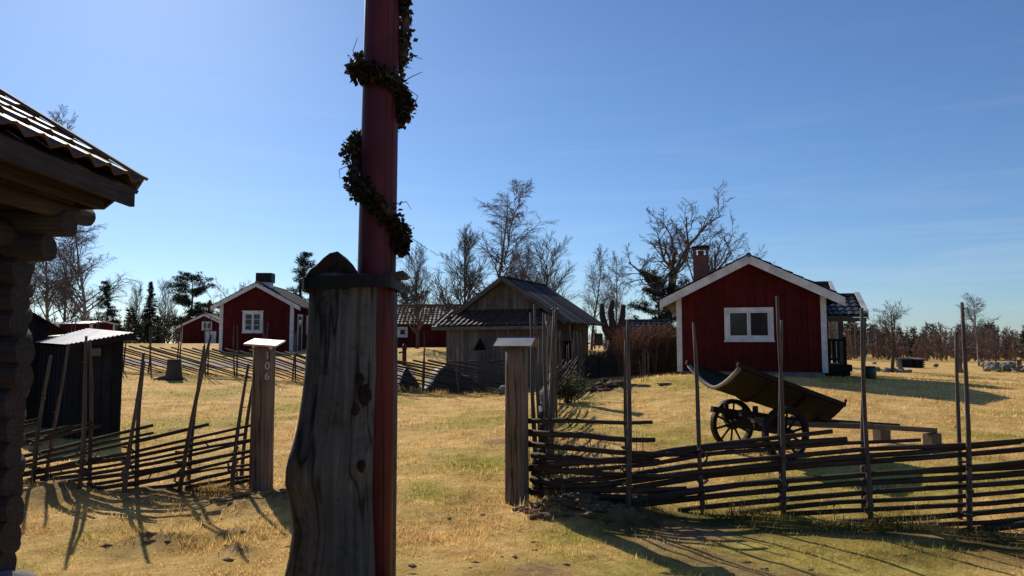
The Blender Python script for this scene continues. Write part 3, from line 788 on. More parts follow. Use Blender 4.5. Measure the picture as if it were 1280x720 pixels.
def window(root, cx, cz, w, h, y, rows=1, cols=2, casing=.12, crown=False, cat='window', sash=.05, curtain=False, M2=None):
    """window assembly proud of the wall plane y (facing -y)"""
    T = (lambda p: M2 @ Vector(p)) if M2 else (lambda p: Vector(p))
    def bx(mb, x0, x1, y0, y1, z0, z1):
        k = len(mb.v); mb.boxz(x0, x1, y0, y1, z0, z1)
        for i in range(k, len(mb.v)): mb.v[i] = T(mb.v[i])
    mb = MB(); x0, x1, z0, z1 = cx-w/2, cx+w/2, cz-h/2, cz+h/2
    yf = y-.075
    bx(mb, x0, x0+casing, yf, y, z0, z1); bx(mb, x1-casing, x1, yf, y, z0, z1)
    bx(mb, x0+casing, x1-casing, yf, y, z1-casing, z1); bx(mb, x0+casing, x1-casing, yf, y, z0, z0+casing)
    if crown: bx(mb, x0-.06, x1+.06, yf-.03, y, z1, z1+.05)
    fr = mb.build('window', M['white'], root, bevel=.006)
    mb = MB(); ix0, ix1, iz0, iz1 = x0+casing, x1-casing, z0+casing, z1-casing
    bx(mb, ix0, ix1, y-.03, y-.006, iz0, iz1); mb.build('pane', M['glass'], fr)
    mb = MB(); cw = (ix1-ix0)/cols
    for c in range(cols):
        a, b = ix0+c*cw+.004, ix0+(c+1)*cw-.004
        bx(mb, a, a+sash, y-.06, y-.031, iz0+.003, iz1-.003); bx(mb, b-sash, b, y-.06, y-.031, iz0+.003, iz1-.003)
        bx(mb, a+sash, b-sash, y-.06, y-.031, iz0+.003, iz0+sash); bx(mb, a+sash, b-sash, y-.06, y-.031, iz1-sash, iz1-.003)
        for r in range(1, rows):
            zz = iz0+(iz1-iz0)*r/rows; bx(mb, a+sash, b-sash, y-.055, y-.032, zz-.015, zz+.015)
    mb.build('sash', M['white'], fr)
    mb = MB(); bx(mb, x0-.02, x1+.02, yf-.035, yf-.002, z0-.03, z0+.015); mb.build('sill', M['white'], fr)
    return fr
def gable_house(root, w, L, zb, ze, pitch, og, oe, wallmat, roofmat, trim=True, found=True, bw=.17, zf=None, barge=.2, tw=.24, amp=.035, tile=True, y0=0, corner=.13):
    """gable in the plane y=y0 facing -y, ridge along +y, local z; zb wall foot, ze wall top at the eave"""
    tp = math.tan(pitch); top = lambda x: ze+(w/2-abs(x))*tp
    zr = ze+w/2*tp
    mb = MB(); boards(mb, -w/2, w/2, y0, zb, top, bw, -1)
    boards(mb, -w/2, w/2, y0+L, zb, top, bw, 1)
    k = len(mb.v); boards(mb, y0+.01, y0+L-.01, -w/2, zb, lambda x: ze-.01, bw, -1); 
    for i in range(k, len(mb.v)): v = mb.v[i]; mb.v[i] = Vector((v.y, v.x, v.z))
    k = len(mb.v); boards(mb, y0+.01, y0+L-.01, w/2, zb, lambda x: ze-.01, bw, 1)
    for i in range(k, len(mb.v)): v = mb.v[i]; mb.v[i] = Vector((v.y, v.x, v.z))
    # inner dark core so that no light leaks between boards
    mb.prism([(-w/2+.03, y0+.03, zb), (w/2-.03, y0+.03, zb), (w/2-.03, y0+.03, ze-.05), (0, y0+.03, zr-.06), (-w/2+.03, y0+.03, ze-.05)], (0, L-.06, 0))
    wl = mb.build('wall', wallmat, root)
    if found:
        mb = MB(); mb.boxz(-w/2+.04, w/2-.04, y0+.04, y0+L-.04, zf, zb+.02); mb.build('foundation', M['concrete'], root)
    # roof slabs
    mb = MB(); hw = w/2+oe; cs, sn = math.cos(pitch), math.sin(pitch)
    for sg in (-1, 1):
        e = Vector((sg*hw, y0-og, zr-hw*tp)); r = Vector((0, y0-og, zr))
        nrm = Vector((sg*sn, 0, cs))
        a = [e+nrm*.02, r+nrm*.02, r+nrm*.07, e+nrm*.07]
        if sg > 0: a.reverse()
        mb.prism([Vector(p) for p in a], (0, L+2*og, 0))
        if tile:
            o = Vector((sg*(hw+.03), y0-og-.03, zr-(hw+.03)*tp))+nrm*.075
            tile_slope(mb, o, (0, 1, 0), (-sg*cs, 0, sn), L+2*og+.06, (hw+.03)/cs, tw, .34, amp)
    if tile:
        mb.tube([(0, y0-og-.03, zr+.10), (0, y0+L+og+.03, zr+.10)], .085, 8)
    rf = mb.build('roof', roofmat, root)
    if trim:
        for yy, f in ((y0-og, -1), (y0+L+og, 1)):
            for sg in (-1, 1):
                mb = MB(); e = Vector((sg*(hw+.02), yy, zr-(hw+.02)*tp)); r = Vector((0, yy, zr)); nrm = Vector((sg*sn, 0, cs))
                up, dn = .10, barge-.10
                a = [e-Vector((0, 0, dn)), r-Vector((0, 0, dn)), r+Vector((0, 0, up)), e+Vector((0, 0, up))]
                if sg > 0: a.reverse()
                th = .03
                mb.prism(a, (0, th, 0)) if f > 0 else mb.prism([p+Vector((0, -th, 0)) for p in a], (0, th, 0))
                mb.build('bargeboard', M['white'], root)
        for sg in (-1, 1):
            for yy, f in ((y0, -1), (y0+L, 1)):
                mb = MB(); mb.boxz(min(sg*w/2-sg*corner, sg*(w/2+.045)), max(sg*w/2-sg*corner, sg*(w/2+.045)), yy-.045 if f < 0 else yy-.1, yy+.1 if f < 0 else yy+.045, zb-.02, ze-.02)
                mb.build('corner_board', M['white'], root)
    return wl, rf, zr, tp

# ---- right red cabin
def right_cabin():
    rz = R(-15); loc = Vector((7.40, 23.03, .62))
    t = thing('red_cabin', 'red cabin with tiled roof, brick chimney and white gable window behind cart', 'cabin', loc, rz)
    w, L = 4.36, 7.2; zb = .18; pitch = R(26.5)
    ze = 3.77-w/2*math.tan(pitch)-.1
    wl, rf, zr, tp = gable_house(t, w, L, zb, ze, pitch, .32, .52, M['redboard'], M['tiledark'], zf=-.6, barge=.27, bw=.15, corner=.12)
    window(t, -.03, 1.64, 1.46, 1.04, -.03, 1, 2, .12)
    # chimney
    x, y = -1.46, 3.0; zc = zr-abs(x)*tp
    mb = MB(); mb.boxz(x-.27, x+.27, y-.27, y+.27, zc-.3, 4.18); ch = mb.build('chimney', M['brick'], rf)
    mb = MB(); mb.boxz(x-.31, x+.31, y-.31, y+.31, 4.43, 4.50)
    mb.build('chimney_cap', M['iron'], ch)
    mb = MB()
    for sx in (-1, 1):
        for sy in (-1, 1): mb.boxz(x+sx*.22-.05, x+sx*.22+.05, y+sy*.22-.05, y+sy*.22+.05, 4.18, 4.43)
    mb.tube([(x, y, 4.15), (x, y, 4.36)], .11, 10); mb.build('flue', M['brick'], ch)
    # cross wing with its own tiled roof, ridge across the house
    yw, zw, xe = 5.6, zr-.42, 3.2
    pw = R(27); run = 1.6
    mb = MB()
    for sg in (-1, 1):
        mb.prism([Vector((.6, yw+sg*run, zw-run*math.tan(pw))), Vector((xe, yw+sg*run, zw-run*math.tan(pw))), Vector((xe, yw, zw)), Vector((.6, yw, zw))][::(1 if sg < 0 else -1)], (0, 0, -.05))
        o = Vector((.6, yw+sg*run, zw-run*math.tan(pw)+.01)); tile_slope(mb, o, (1, 0, 0), (0, -sg*math.cos(pw), math.sin(pw)), xe-.6, run/math.cos(pw), .24, .32, .035)
    mb.tube([(.6, yw, zw+.06), (xe+.03, yw, zw+.06)], .08, 8)
    wr = mb.build('wing_roof', M['tiledark'], t)
    for sg in (-1, 1):
        mb = MB(); a = Vector((xe+.01, yw+sg*run, zw-run*math.tan(pw))); b = Vector((xe+.01, yw, zw)); 
        q = [a+Vector((0, 0, -.12)), b+Vector((0, 0, -.12)), b+Vector((0, 0, .1)), a+Vector((0, 0, .1))]
        if sg > 0: q.reverse()
        mb.prism(q, (.03, 0, 0)); mb.beam(a+Vector((-.03, 0, .13)), b+Vector((-.03, 0, .13)), .13, .03); mb.build('bargeboard', M['white'], wr)
    mb = MB(); boards(mb, w/2+.1, xe-.3, yw-run+.35, zb, lambda x: zw-run*math.tan(pw)+.08, .15, -1); mb.build('wing_wall', M['redboard'], t)
    # porch: ridge across, eave towards us
    y1, y2, xe2 = 2.55, 4.0, 3.85; za, zr2 = 1.98, 2.70
    pp = math.atan2(zr2-za, y2-y1)
    mb = MB()
    tile_slope(mb, (w/2+.02, y1, za), (1, 0, 0), (0, math.cos(pp), math.sin(pp)), xe2-w/2-.02, (y2-y1)/math.cos(pp), .25, .34, .04)
    mb.prism([Vector((w/2+.02, y1, za-.06)), Vector((xe2, y1, za-.06)), Vector((xe2, y2, zr2-.06)), Vector((w/2+.02, y2, zr2-.06))], (0, 0, .05))
    mb.prism([Vector((w/2+.02, y2, zr2-.06)), Vector((xe2, y2, zr2-.06)), Vector((xe2, y2+1.45, za-.06)), Vector((w/2+.02, y2+1.45, za-.06))], (0, 0, .05))
    mb.tube([(w/2+.02, y2, zr2+.04), (xe2+.02, y2, zr2+.04)], .08, 8)
    pr = mb.build('porch_roof', M['tiledark'], t)
    mb = MB(); a, b = Vector((xe2+.008, y1-.03, za)), Vector((xe2+.008, y2, zr2))
    mb.prism([a+Vector((0, 0, -.16)), b+Vector((0, 0, -.16)), b+Vector((0, 0, .1)), a+Vector((0, 0, .1))], (.03, 0, 0)); mb.beam(a+Vector((-.05, -.03, .14)), b+Vector((-.05, 0, .14)), .16, .03); mb.build('bargeboard', M['white'], pr)
    mb = MB(); mb.boxz(w/2+.05, xe2-.02, y1+.02, y1+.06, za-.2, za-.07); mb.build('fascia', M['stake_wood'], pr)
    pc = MB()
    for (x, y) in ((3.05, 2.75), (3.3, 5.2)): 
        mb = MB(); mb.boxz(x-.07, x+.07, y-.07, y+.07, .35, za-.05); mb.build('porch_post', M['white'] if y > 4 else M['stake_wood'], t)
    mb = MB(); mb.boxz(w/2-.0, 3.35, 2.65, 5.4, .12, .34); mb.boxz(w/2, 3.3, 2.72, 5.3, -.6, .12); mb.build('porch_deck', M['dkrail'], t)
    # railing
    mb = MB(); yr = 2.72
    mb.boxz(w/2+.05, 3.2, yr-.04, yr+.04, 1.12, 1.2); mb.boxz(w/2+.05, 3.2, yr-.025, yr+.025, .48, .56)
    x = w/2+.1
    while x < 3.15:
        mb.boxz(x, x+.12, yr-.015, yr+.015, .40, 1.118); x += .158
    mb.boxz(3.10, 3.2, yr-.05, yr+.05, .34, 1.28); mb.build('railing', M['dkrail'], t)
    return t
right_cabin()

# ---- left red cottage
def left_cottage():
    loc = Vector(((321-640)/F*46, 46, 1.05)); t = thing('red_cottage', 'red cottage with white trim and wide black chimney on the left rise', 'cottage', loc, R(2))
    w, L = 4.45, 6.6; pitch = R(28.5); ze = 4.45-.1-w/2*math.tan(pitch)
    wl, rf, zr, tp = gable_house(t, w, L, .1, ze, pitch, .3, .5, M['redboard'], M['tilegrey'], zf=-.4, barge=.26, bw=.17, corner=.17)
    window(t, -.22, 2.0, 1.25, 1.32, -.03, 3, 2, .12, crown=True, sash=.06)
    mb = MB(); x, y = 0, 1.6; mb.boxz(x-.42, x+.42, y-.35, y+.35, zr-.4, zr+.62); ch = mb.build('chimney', M['white'], rf)
    mb = MB(); mb.boxz(x-.5, x+.5, y-.42, y+.42, zr+.25, zr+.85); mb.build('chimney_hood', M['iron'], ch)
    M2 = Matrix(((0, -1, 0), (1, 0, 0), (0, 0, 1)))
    # porch door on the right side wall
    mb = MB(); x = w/2+.03
    mb.boxz(x, x+.05, 1.0, 1.12, .1, 2.4); mb.boxz(x, x+.05, 2.0, 2.12, .1, 2.4); mb.boxz(x, x+.06, .95, 2.17, 2.4, 2.55); d = mb.build('door', M['white'], t)
    mb = MB(); mb.boxz(x-.02, x+.02, 1.12, 2.0, .1, 2.4); mb.build('door_panel', M['tarred'], d)
    mb = MB(); mb.boxz(x-.01, x+.03, 1.35, 1.85, 1.3, 2.2); mb.build('pane', M['glass'], d)
    window(t, 3.8, 1.9, 1.1, 1.3, -w/2-.03, 2, 2, .12, M2=M2)
    mb = MB(); mb.boxz(x, x+1.2, .8, 2.4, -.1, .2); mb.build('step', M['stone'], t)
left_cottage()

# ---- small far red building
def far_shed():
    loc = Vector(((256-640)/F*62, 62, 1.5)); t = thing('red_outbuilding', 'small red outbuilding with sunlit roof just left of the red cottage', 'outbuilding', loc, R(12))
    w = 3.6; pitch = R(27)
    wl, rf, zr, tp = gable_house(t, w, 4.5, 0, 1.75, pitch, .25, .35, M['redboard'], M['tilered'], zf=-.4, barge=.2, bw=.2, corner=.1)
    window(t, .2, 1.75, .8, .7, -.03, 1, 2, .1)
    mb = MB(); mb.boxz(.1, .95, -.06, -.03, 0, 1.3); mb.build('door', M['white'], t)
    # low red building far left behind the dark shed
    loc = Vector(((129-640)/F*48, 48, 1.55)); t = thing('red_outbuilding', 'low red outbuilding with pale roof edge, behind the black shed', 'outbuilding', loc, R(80))
    gable_house(t, 2.0, 2.4, 0, 1.42, R(8), .1, .2, M['redboard'], M['sheet'], zf=-.3, barge=.1, bw=.2, tile=False, corner=.08)
    mb = MB(); mb.boxz(-.4, .4, -.05, -.025, .1, .95); mb.build('door', M['dkrail'], t)
far_shed()

# ---- long red barn behind
def red_barn():
    loc = Vector(((585-640)/F*47, 47.5, 1.45)); t = thing('red_barn', 'long low red barn with one small white window, behind the grey barn', 'barn', loc, R(90))
    w, L = 4.2, 8.0; pitch = R(27)
    wl, rf, zr, tp = gable_house(t, w, L, .0, 1.55, pitch, .2, .35, M['redboard'], M['tilegrey'], zf=-.5, barge=.16, bw=.19, corner=.05, trim=False)
    M2 = Matrix(((0, 1, 0), (1, 0, 0), (0, 0, 1)))
    window(t, 3.9, .98, .62, .62, -w/2-.03, 1, 1, .11, M2=M2)
    mb = MB(); mb.boxz(-w/2-.08, -w/2-.03, 1.8, 2.9, .05, 1.45); mb.build('door', M['redboard'], t)
red_barn()

# ---- grey barn
def grey_barn():
    rz = R(-24); w = 4.1; a = Vector((.91, -.41, 0)); A = Vector((1.28, 26.1, 0)); mid = A-Vector((math.cos(R(24)), -math.sin(R(24)), 0))*w/2
    t = thing('grey_barn', 'weathered grey timber barn with triangular hatch and tiled pent roof', 'barn', Vector((mid.x, mid.y, 0)), rz)
    pitch = R(33.5); tp = math.tan(pitch); zr = 4.08; ze = zr-w/2*tp; L = 4.5
    top = lambda x: ze+(w/2-abs(x))*tp
    mb = MB()
    # lower front wall
    boards(mb, -w/2, w/2, 0, -.1, lambda x: 2.36, .19, -1, bat=0)
    # gable wall set back
    g = MB(); boards(g, -w/2, w/2, .9, 2.2, top, .18, -1, bat=0)
    # sides / back
    for sgn, face in ((-1, -1), (1, 1)):
        k = len(mb.v)
        if sgn < 0: boards(mb, .02, L, -w/2, -.1, lambda x: ze, .2, -1, bat=0)
        else:
            boards(mb, .02, .75, w/2, -.1, lambda x: ze, .2, 1, bat=0); boards(mb, 2.55, L, w/2, -.1, lambda x: ze, .2, 1, bat=0)
            boards(mb, .75, 2.55, w/2, 1.85, lambda x: ze, .2, 1, bat=0) if False else None
        for i in range(k, len(mb.v)): v = mb.v[i]; mb.v[i] = Vector((v.y, v.x, v.z))
    mb.boxz(w/2-.03, w/2, .78, 2.52, 1.85, ze)
    boards(mb, -w/2, w/2, L, -.1, top, .2, 1, bat=0)
    mb.boxz(-w/2+.05, w/2-.05, 1.6, 1.65, -.1, 2.4)
    wl = mb.build('wall', M['barn_wood'], t)
    g.build('gable_wall', M['barn_wood'], t)
    # hatch: black triangle with a thin frame
    hx, hz = -.62, 1.42
    mb = MB(); mb.prism([Vector((hx-.28, -.012, hz)), Vector((hx+.28, -.012, hz)), Vector((hx, -.012, hz+.5))], (0, .011, 0)); h = mb.build('hatch', M['black'], t)
    mb = MB()
    for p, q in (((hx-.3, -.02, hz-.01), (hx+.3, -.02, hz-.01)), ((hx+.3, -.02, hz), (hx, -.02, hz+.52)), ((hx, -.02, hz+.52), (hx-.3, -.02, hz))): mb.beam(p, q, .03, .025, (0, 1, 0))
    mb.build('hatch_frame', M['barn_wood'], h)
    # main roof of boards, eave edges uneven
    mb = MB(); hw = w/2+.5; cs, sn = math.cos(pitch), math.sin(pitch); rg = random.Random(3)
    for sg in (-1, 1):
        nrm = Vector((sg*sn, 0, cs)); y = -.15+.55
        y = .55
        while y < L+.45:
            bw_ = rg.uniform(.16, .22); ext = rg.uniform(-.04, .05); lift = rg.choice((0, .022))
            e = Vector((sg*(hw+ext), y, zr-(hw+ext)*tp))+nrm*(.03+lift); r = Vector((0, y, zr))+nrm*(.03+lift)
            q = [e, r, r+nrm*.025, e+nrm*.025]
            if sg > 0: q.reverse()
            mb.prism(q, (0, bw_+.01, 0)); y += bw_
        q = [Vector((sg*hw, .57, zr-hw*tp)), Vector((0, .57, zr)), Vector((0, .57, zr))+nrm*.028, Vector((sg*hw, .57, zr-hw*tp))+nrm*.028]
        if sg > 0: q.reverse()
        mb.prism(q, (0, L-.2, 0))
    mb.beam((0, .5, zr+.09), (0, L+.45, zr+.09), .2, .04)
    rf = mb.build('roof', M['roofboard'], t)
    mb = MB()
    for sg in (-1, 1): mb.beam((sg*(hw-.02), .52, zr-hw*tp+.03), (0, .52, zr+.02), .04, .16, (0, 0, 1))
    mb.build('verge_board', M['stake_wood'], rf)
    # pent roof in tiles
    mb = MB(); z0, z1, y0, y1 = 2.30, 2.92, -.38, .92; pp = math.atan2(z1-z0, y1-y0)
    ww = w/2+.42; wr_ = w/2+.06
    tile_slope(mb, (-ww, y0, z0), (1, 0, 0), (0, math.cos(pp), math.sin(pp)), ww+wr_, (y1-y0)/math.cos(pp), .23, .33, .05, 6)
    mb.prism([Vector((-ww, y0, z0-.03)), Vector((wr_, y0, z0-.03)), Vector((wr_, y1, z1-.03)), Vector((-ww, y1, z1-.03))], (0, 0, .03))
    pr = mb.build('pent_roof', M['tile'], t)
    mb = MB(); mb.boxz(-ww, wr_, y0-.02, y0+.01, z0-.13, z0-.015); mb.build('fascia', M['barn_wood'], pr)
    # sloped side pieces closing pent roof sides
    mb = MB()
    for xx in (-ww+.03, wr_-.03): mb = MB(); mb.beam((xx, y0+.02, z0-.06), (xx, y1, z1-.06), .04, .12); mb.build('pent_side', M['barn_wood'], pr)
    # bracket and door-posts on the open side
    mb = MB(); mb.boxz(w/2-.05, w/2+.06, .72, .84, -.1, ze); mb.boxz(w/2-.05, w/2+.06, 2.5, 2.62, -.1, ze); mb.boxz(w/2-.05, w/2+.06, .85, 2.49, 1.78, 1.9); mb.build('door_frame', M['stake_wood'], t)
    mb = MB(); mb.boxz(w/2+.25, w/2+.31, 4.6, 5.5, 1.6, 2.1); mb.build('end_board', M['roofboard'], t)
grey_barn()

# ---- black shed with metal roof and tarred hut behind it
def black_sheds():
    A, B, C_, D_ = P(84, 545, 13.0), P(150, 541, 13.35), P(112, 541, 15.4), P(44, 541, 14.8)
    zt = [P(84, 434, 13.0).z, P(150, 421, 13.35).z, P(112, 414, 15.4).z, P(44, 431, 14.8).z]
    g0 = gz(A.x, A.y); base = Vector((A.x, A.y, g0)); t = thing('black_shed', 'black tarred shed with pale corrugated metal roof behind left fence', 'shed', base)
    mb = MB(base); F4 = [A, B, C_, D_]
    for i in range(4):
        p, q = F4[i], F4[(i+1) % 4]; za, zb = zt[i], zt[(i+1) % 4]
        n = max(3, int((q-p).xy.length/.14)); d = (q-p); d.z = 0; nr = Vector((d.y, -d.x, 0)).normalized()
        for k in range(n):
            a, b = p+d*(k/n), p+d*((k+.96)/n); a.z = b.z = g0-.1
            ja = .012*(k % 2)
            a2, b2 = a+nr*ja, b+nr*ja; a3, b3 = a2.copy(), b2.copy(); a3.z = za+(zb-za)*k/n; b3.z = za+(zb-za)*(k+1)/n
            mb.prism([a2, b2, b3, a3], -nr*.03)
    mb.build('wall', M['tarred'], t)
    # roof sheet, corrugated
    mb = MB(base); a, b, c, d = P(82, 432, 12.75), P(167, 417, 13.25), P(110, 411.5, 15.7), P(43, 429, 14.9)
    N_, K_ = 60, 8; b0 = 0
    for i in range(N_+1):
        for k in range(K_+1):
            s_, q = i/N_, k/K_; p = a.lerp(b, s_).lerp(d.lerp(c, s_), q); p.z += .009*math.sin(i*2*math.pi/4)+.02; mb.v.append(p)
    for i in range(N_):
        for k in range(K_): mb.face((i*(K_+1)+k, (i+1)*(K_+1)+k, (i+1)*(K_+1)+k+1, i*(K_+1)+k+1))
    r_ = mb.build('roof', M['sheet'], t, True)
    mb = MB(base)
    mb.beam(a+Vector((0, .04, -.04)), b+Vector((0, .04, -.04)), .04, .1); mb.build('roof_beam', M['tarred'], r_); mb = MB(base); mb.beam(d+Vector((.02, -.04, -.04)), c+Vector((0, -.04, -.04)), .04, .1); mb.build('roof_beam', M['tarred'], r_)
    mb = MB(base); p = P(119, 440, 13.1); mb.box(p, (.19, .02, .14)); mb.build('hatch_board', M['post_wood'], t)
    # tarred hut
    loc = Vector((-10.86, 14.4, .03)); t = thing('tarred_hut', 'black tarred hut with dark gable roof, partly hidden by log cabin', 'hut', loc, R(38))
    gable_house(t, 3.1, 3.4, 0, 1.98, R(33), .2, .3, M['tarred'], M['felt'], zf=-.2, bw=.17, trim=False, found=False, tile=False)
    mb = MB(); mb.boxz(-.5, .4, -.06, -.035, .05, 1.6); mb.build('door', M['tarred'], t)
black_sheds()

# ---- dark small roof behind hedge
def hedge_hut():
    loc = GX(832, 36); t = thing('dark_hut', 'small dark hut with low roof behind the russet hedge', 'hut', loc, R(85))
    gable_house(t, 1.8, 1.9, 0, 1.35, R(25), .15, .3, M['tarred'], M['tiledark'], zf=-.2, bw=.2, trim=False, found=False)
    mb = MB(); mb.boxz(-.35, .35, -.06, -.035, .05, 1.3); mb.build('door', M['tarred'], t)
hedge_hut()

# ------------------------------------------------------------------ log cabin, left edge
def log_cabin():
    rg = random.Random(8); XW, YW = -3.52, 5.02; base = Vector((XW, YW, gz(XW, YW)))
    t = thing('log_cabin', 'dark log cabin with tiled eave at the left edge', 'log cabin', base)
    z = .16; i = 0; rads = []
    def log(p, q, r, name='log'):
        mb = MB(base); n = 6; pts = [Vector(p).lerp(Vector(q), k/(n-1))+Vector((0, 0, rg.uniform(-.006, .006))) for k in range(n)]
        mb.tube(pts, [r*rg.uniform(.95, 1.05) for _ in pts], 14, squash=1.12, jit=.02, rg=rg)
        return mb.build(name, M['log'], t, True)
    hts = []
    while z < 2.25:
        r = rg.uniform(.088, .104); hts.append((z, r)); z += r*1.84
    for i, (z, r) in enumerate(hts):
        e = .20+rg.uniform(-.03, .03)
        log((XW-4.0, YW, z), (XW+e, YW, z), r)                        # gable wall, ends stick out towards us
        log((XW, YW+.26, z+r*.9), (XW, .4, z+r*.9), r*.98)              # long wall
    # corbelled top logs carrying the eave
    zt = hts[-1][0]+.17
    log((XW-4, YW, zt), (XW+.36, YW-.01, zt), .085); log((XW-4, YW, zt+.165), (XW+.50, YW-.02, zt+.165), .088)
    log((XW+.10, YW+.12, zt+.09), (XW+.10, YW-.34, zt+.09), .098, 'purlin')
    log((XW+.42, YW+.3, zt+.28), (XW+.42, .3, zt+.28), .07, 'purlin')
    # roof
    ev = P(173, 236, 5.22); up = P(0, 130, 5.22); d = (up-ev); d.y = 0; d.normalize()
    sl = 4.2
    mb = MB(base); o = Vector((ev.x, .2, ev.z)); 
    tile_slope(mb, o, (0, 1, 0), d, 5.22-.2, sl, .225, .31, .045, 6, .03)
    rf = mb.build('roof', M['tile'], t, True)
    rf.data.polygons.foreach_set('use_smooth', [False]*len(rf.data.polygons))
    nrm = Vector((-d.z, 0, d.x)); nrm = nrm if nrm.z > 0 else -nrm
    mb = MB(base)   # sarking boards, several layers at the eave
    y = .25; 
    while y < 5.15:
        w_ = rg.uniform(.14, .19)
        a = Vector((ev.x-.015+rg.uniform(-.02, .02), y+w_/2, ev.z-.005))-nrm*.02; mb.beam(a, a+d*sl, w_*.97, .028, nrm); y += w_
    y = .25
    while y < 5.1:
        w_ = rg.uniform(.2, .26); a = Vector((ev.x-.06+rg.uniform(-.03, .03), y+w_/2, ev.z-.03))-nrm*.06; mb.beam(a, a+d*sl, w_*.96, .04, nrm); y += w_
    mb.build('roof_boards', M['log'], rf)
    mb = MB(base)
    a = Vector((ev.x+.0, 5.24, ev.z+.035)); mb.beam(a-nrm*.06, a+d*sl-nrm*.06, .03, .19, nrm); mb.beam(a+nrm*.055, a+d*sl+nrm*.055, .11, .022, nrm)
    mb.build('verge_board', M['post_wood'], rf)
    mb = MB(base)   # eave board under the tiles
    for q, (dx, dz, w_) in enumerate(((-.03, -.075, .12), (-.20, -.07, .2), (-.36, .0, .3))):
        mb.beam((ev.x+dx, .25, ev.z+dz), (ev.x+dx, 5.20-.08*q, ev.z+dz), .035, w_)
    mb.build('eave_board', M['log'], rf)
    mb = MB(base); zz = zt+.2; mb.prism([Vector((ev.x-.2, 5.16, ev.z-.16)), Vector((ev.x-.04, 5.16, ev.z-.03)), Vector((ev.x+d.x*sl, 5.16, ev.z+d.z*sl-.06)), Vector((ev.x+d.x*sl, 5.16, zz))], (0, -.03, 0)); mb.build('gable_boarding', M['log'], rf)
    # gable triangle above the top logs
    for k in range(6):
        zz = zt+.33+k*.165; x0 = XW+.30-k*.27
        log((XW-4, YW, zz), (x0, YW, zz), .085)
    # the other roof half and side, seen only from elsewhere
    mb = MB(base); rdg = Vector((ev.x, .2, ev.z))+d*sl
    tile_slope(mb, (rdg.x+d.x*sl*1.0, .2, ev.z), (0, 1, 0), (-d.x, 0, d.z), 5.0, sl, .3, .4, .04, 4); mb.build('rear_roof', M['tile'], t)
    mb = MB(base)
    for (x, y, rx, ry) in ((XW+.1, YW-.05, .28, .22), (XW+.05, 3.2, .2, .3)): mb.blob((x, y, .03), (rx, ry, .10), rg, 10, 6, .08)
    mb.build('foundation_stone', M['stone'], t, True)
log_cabin()

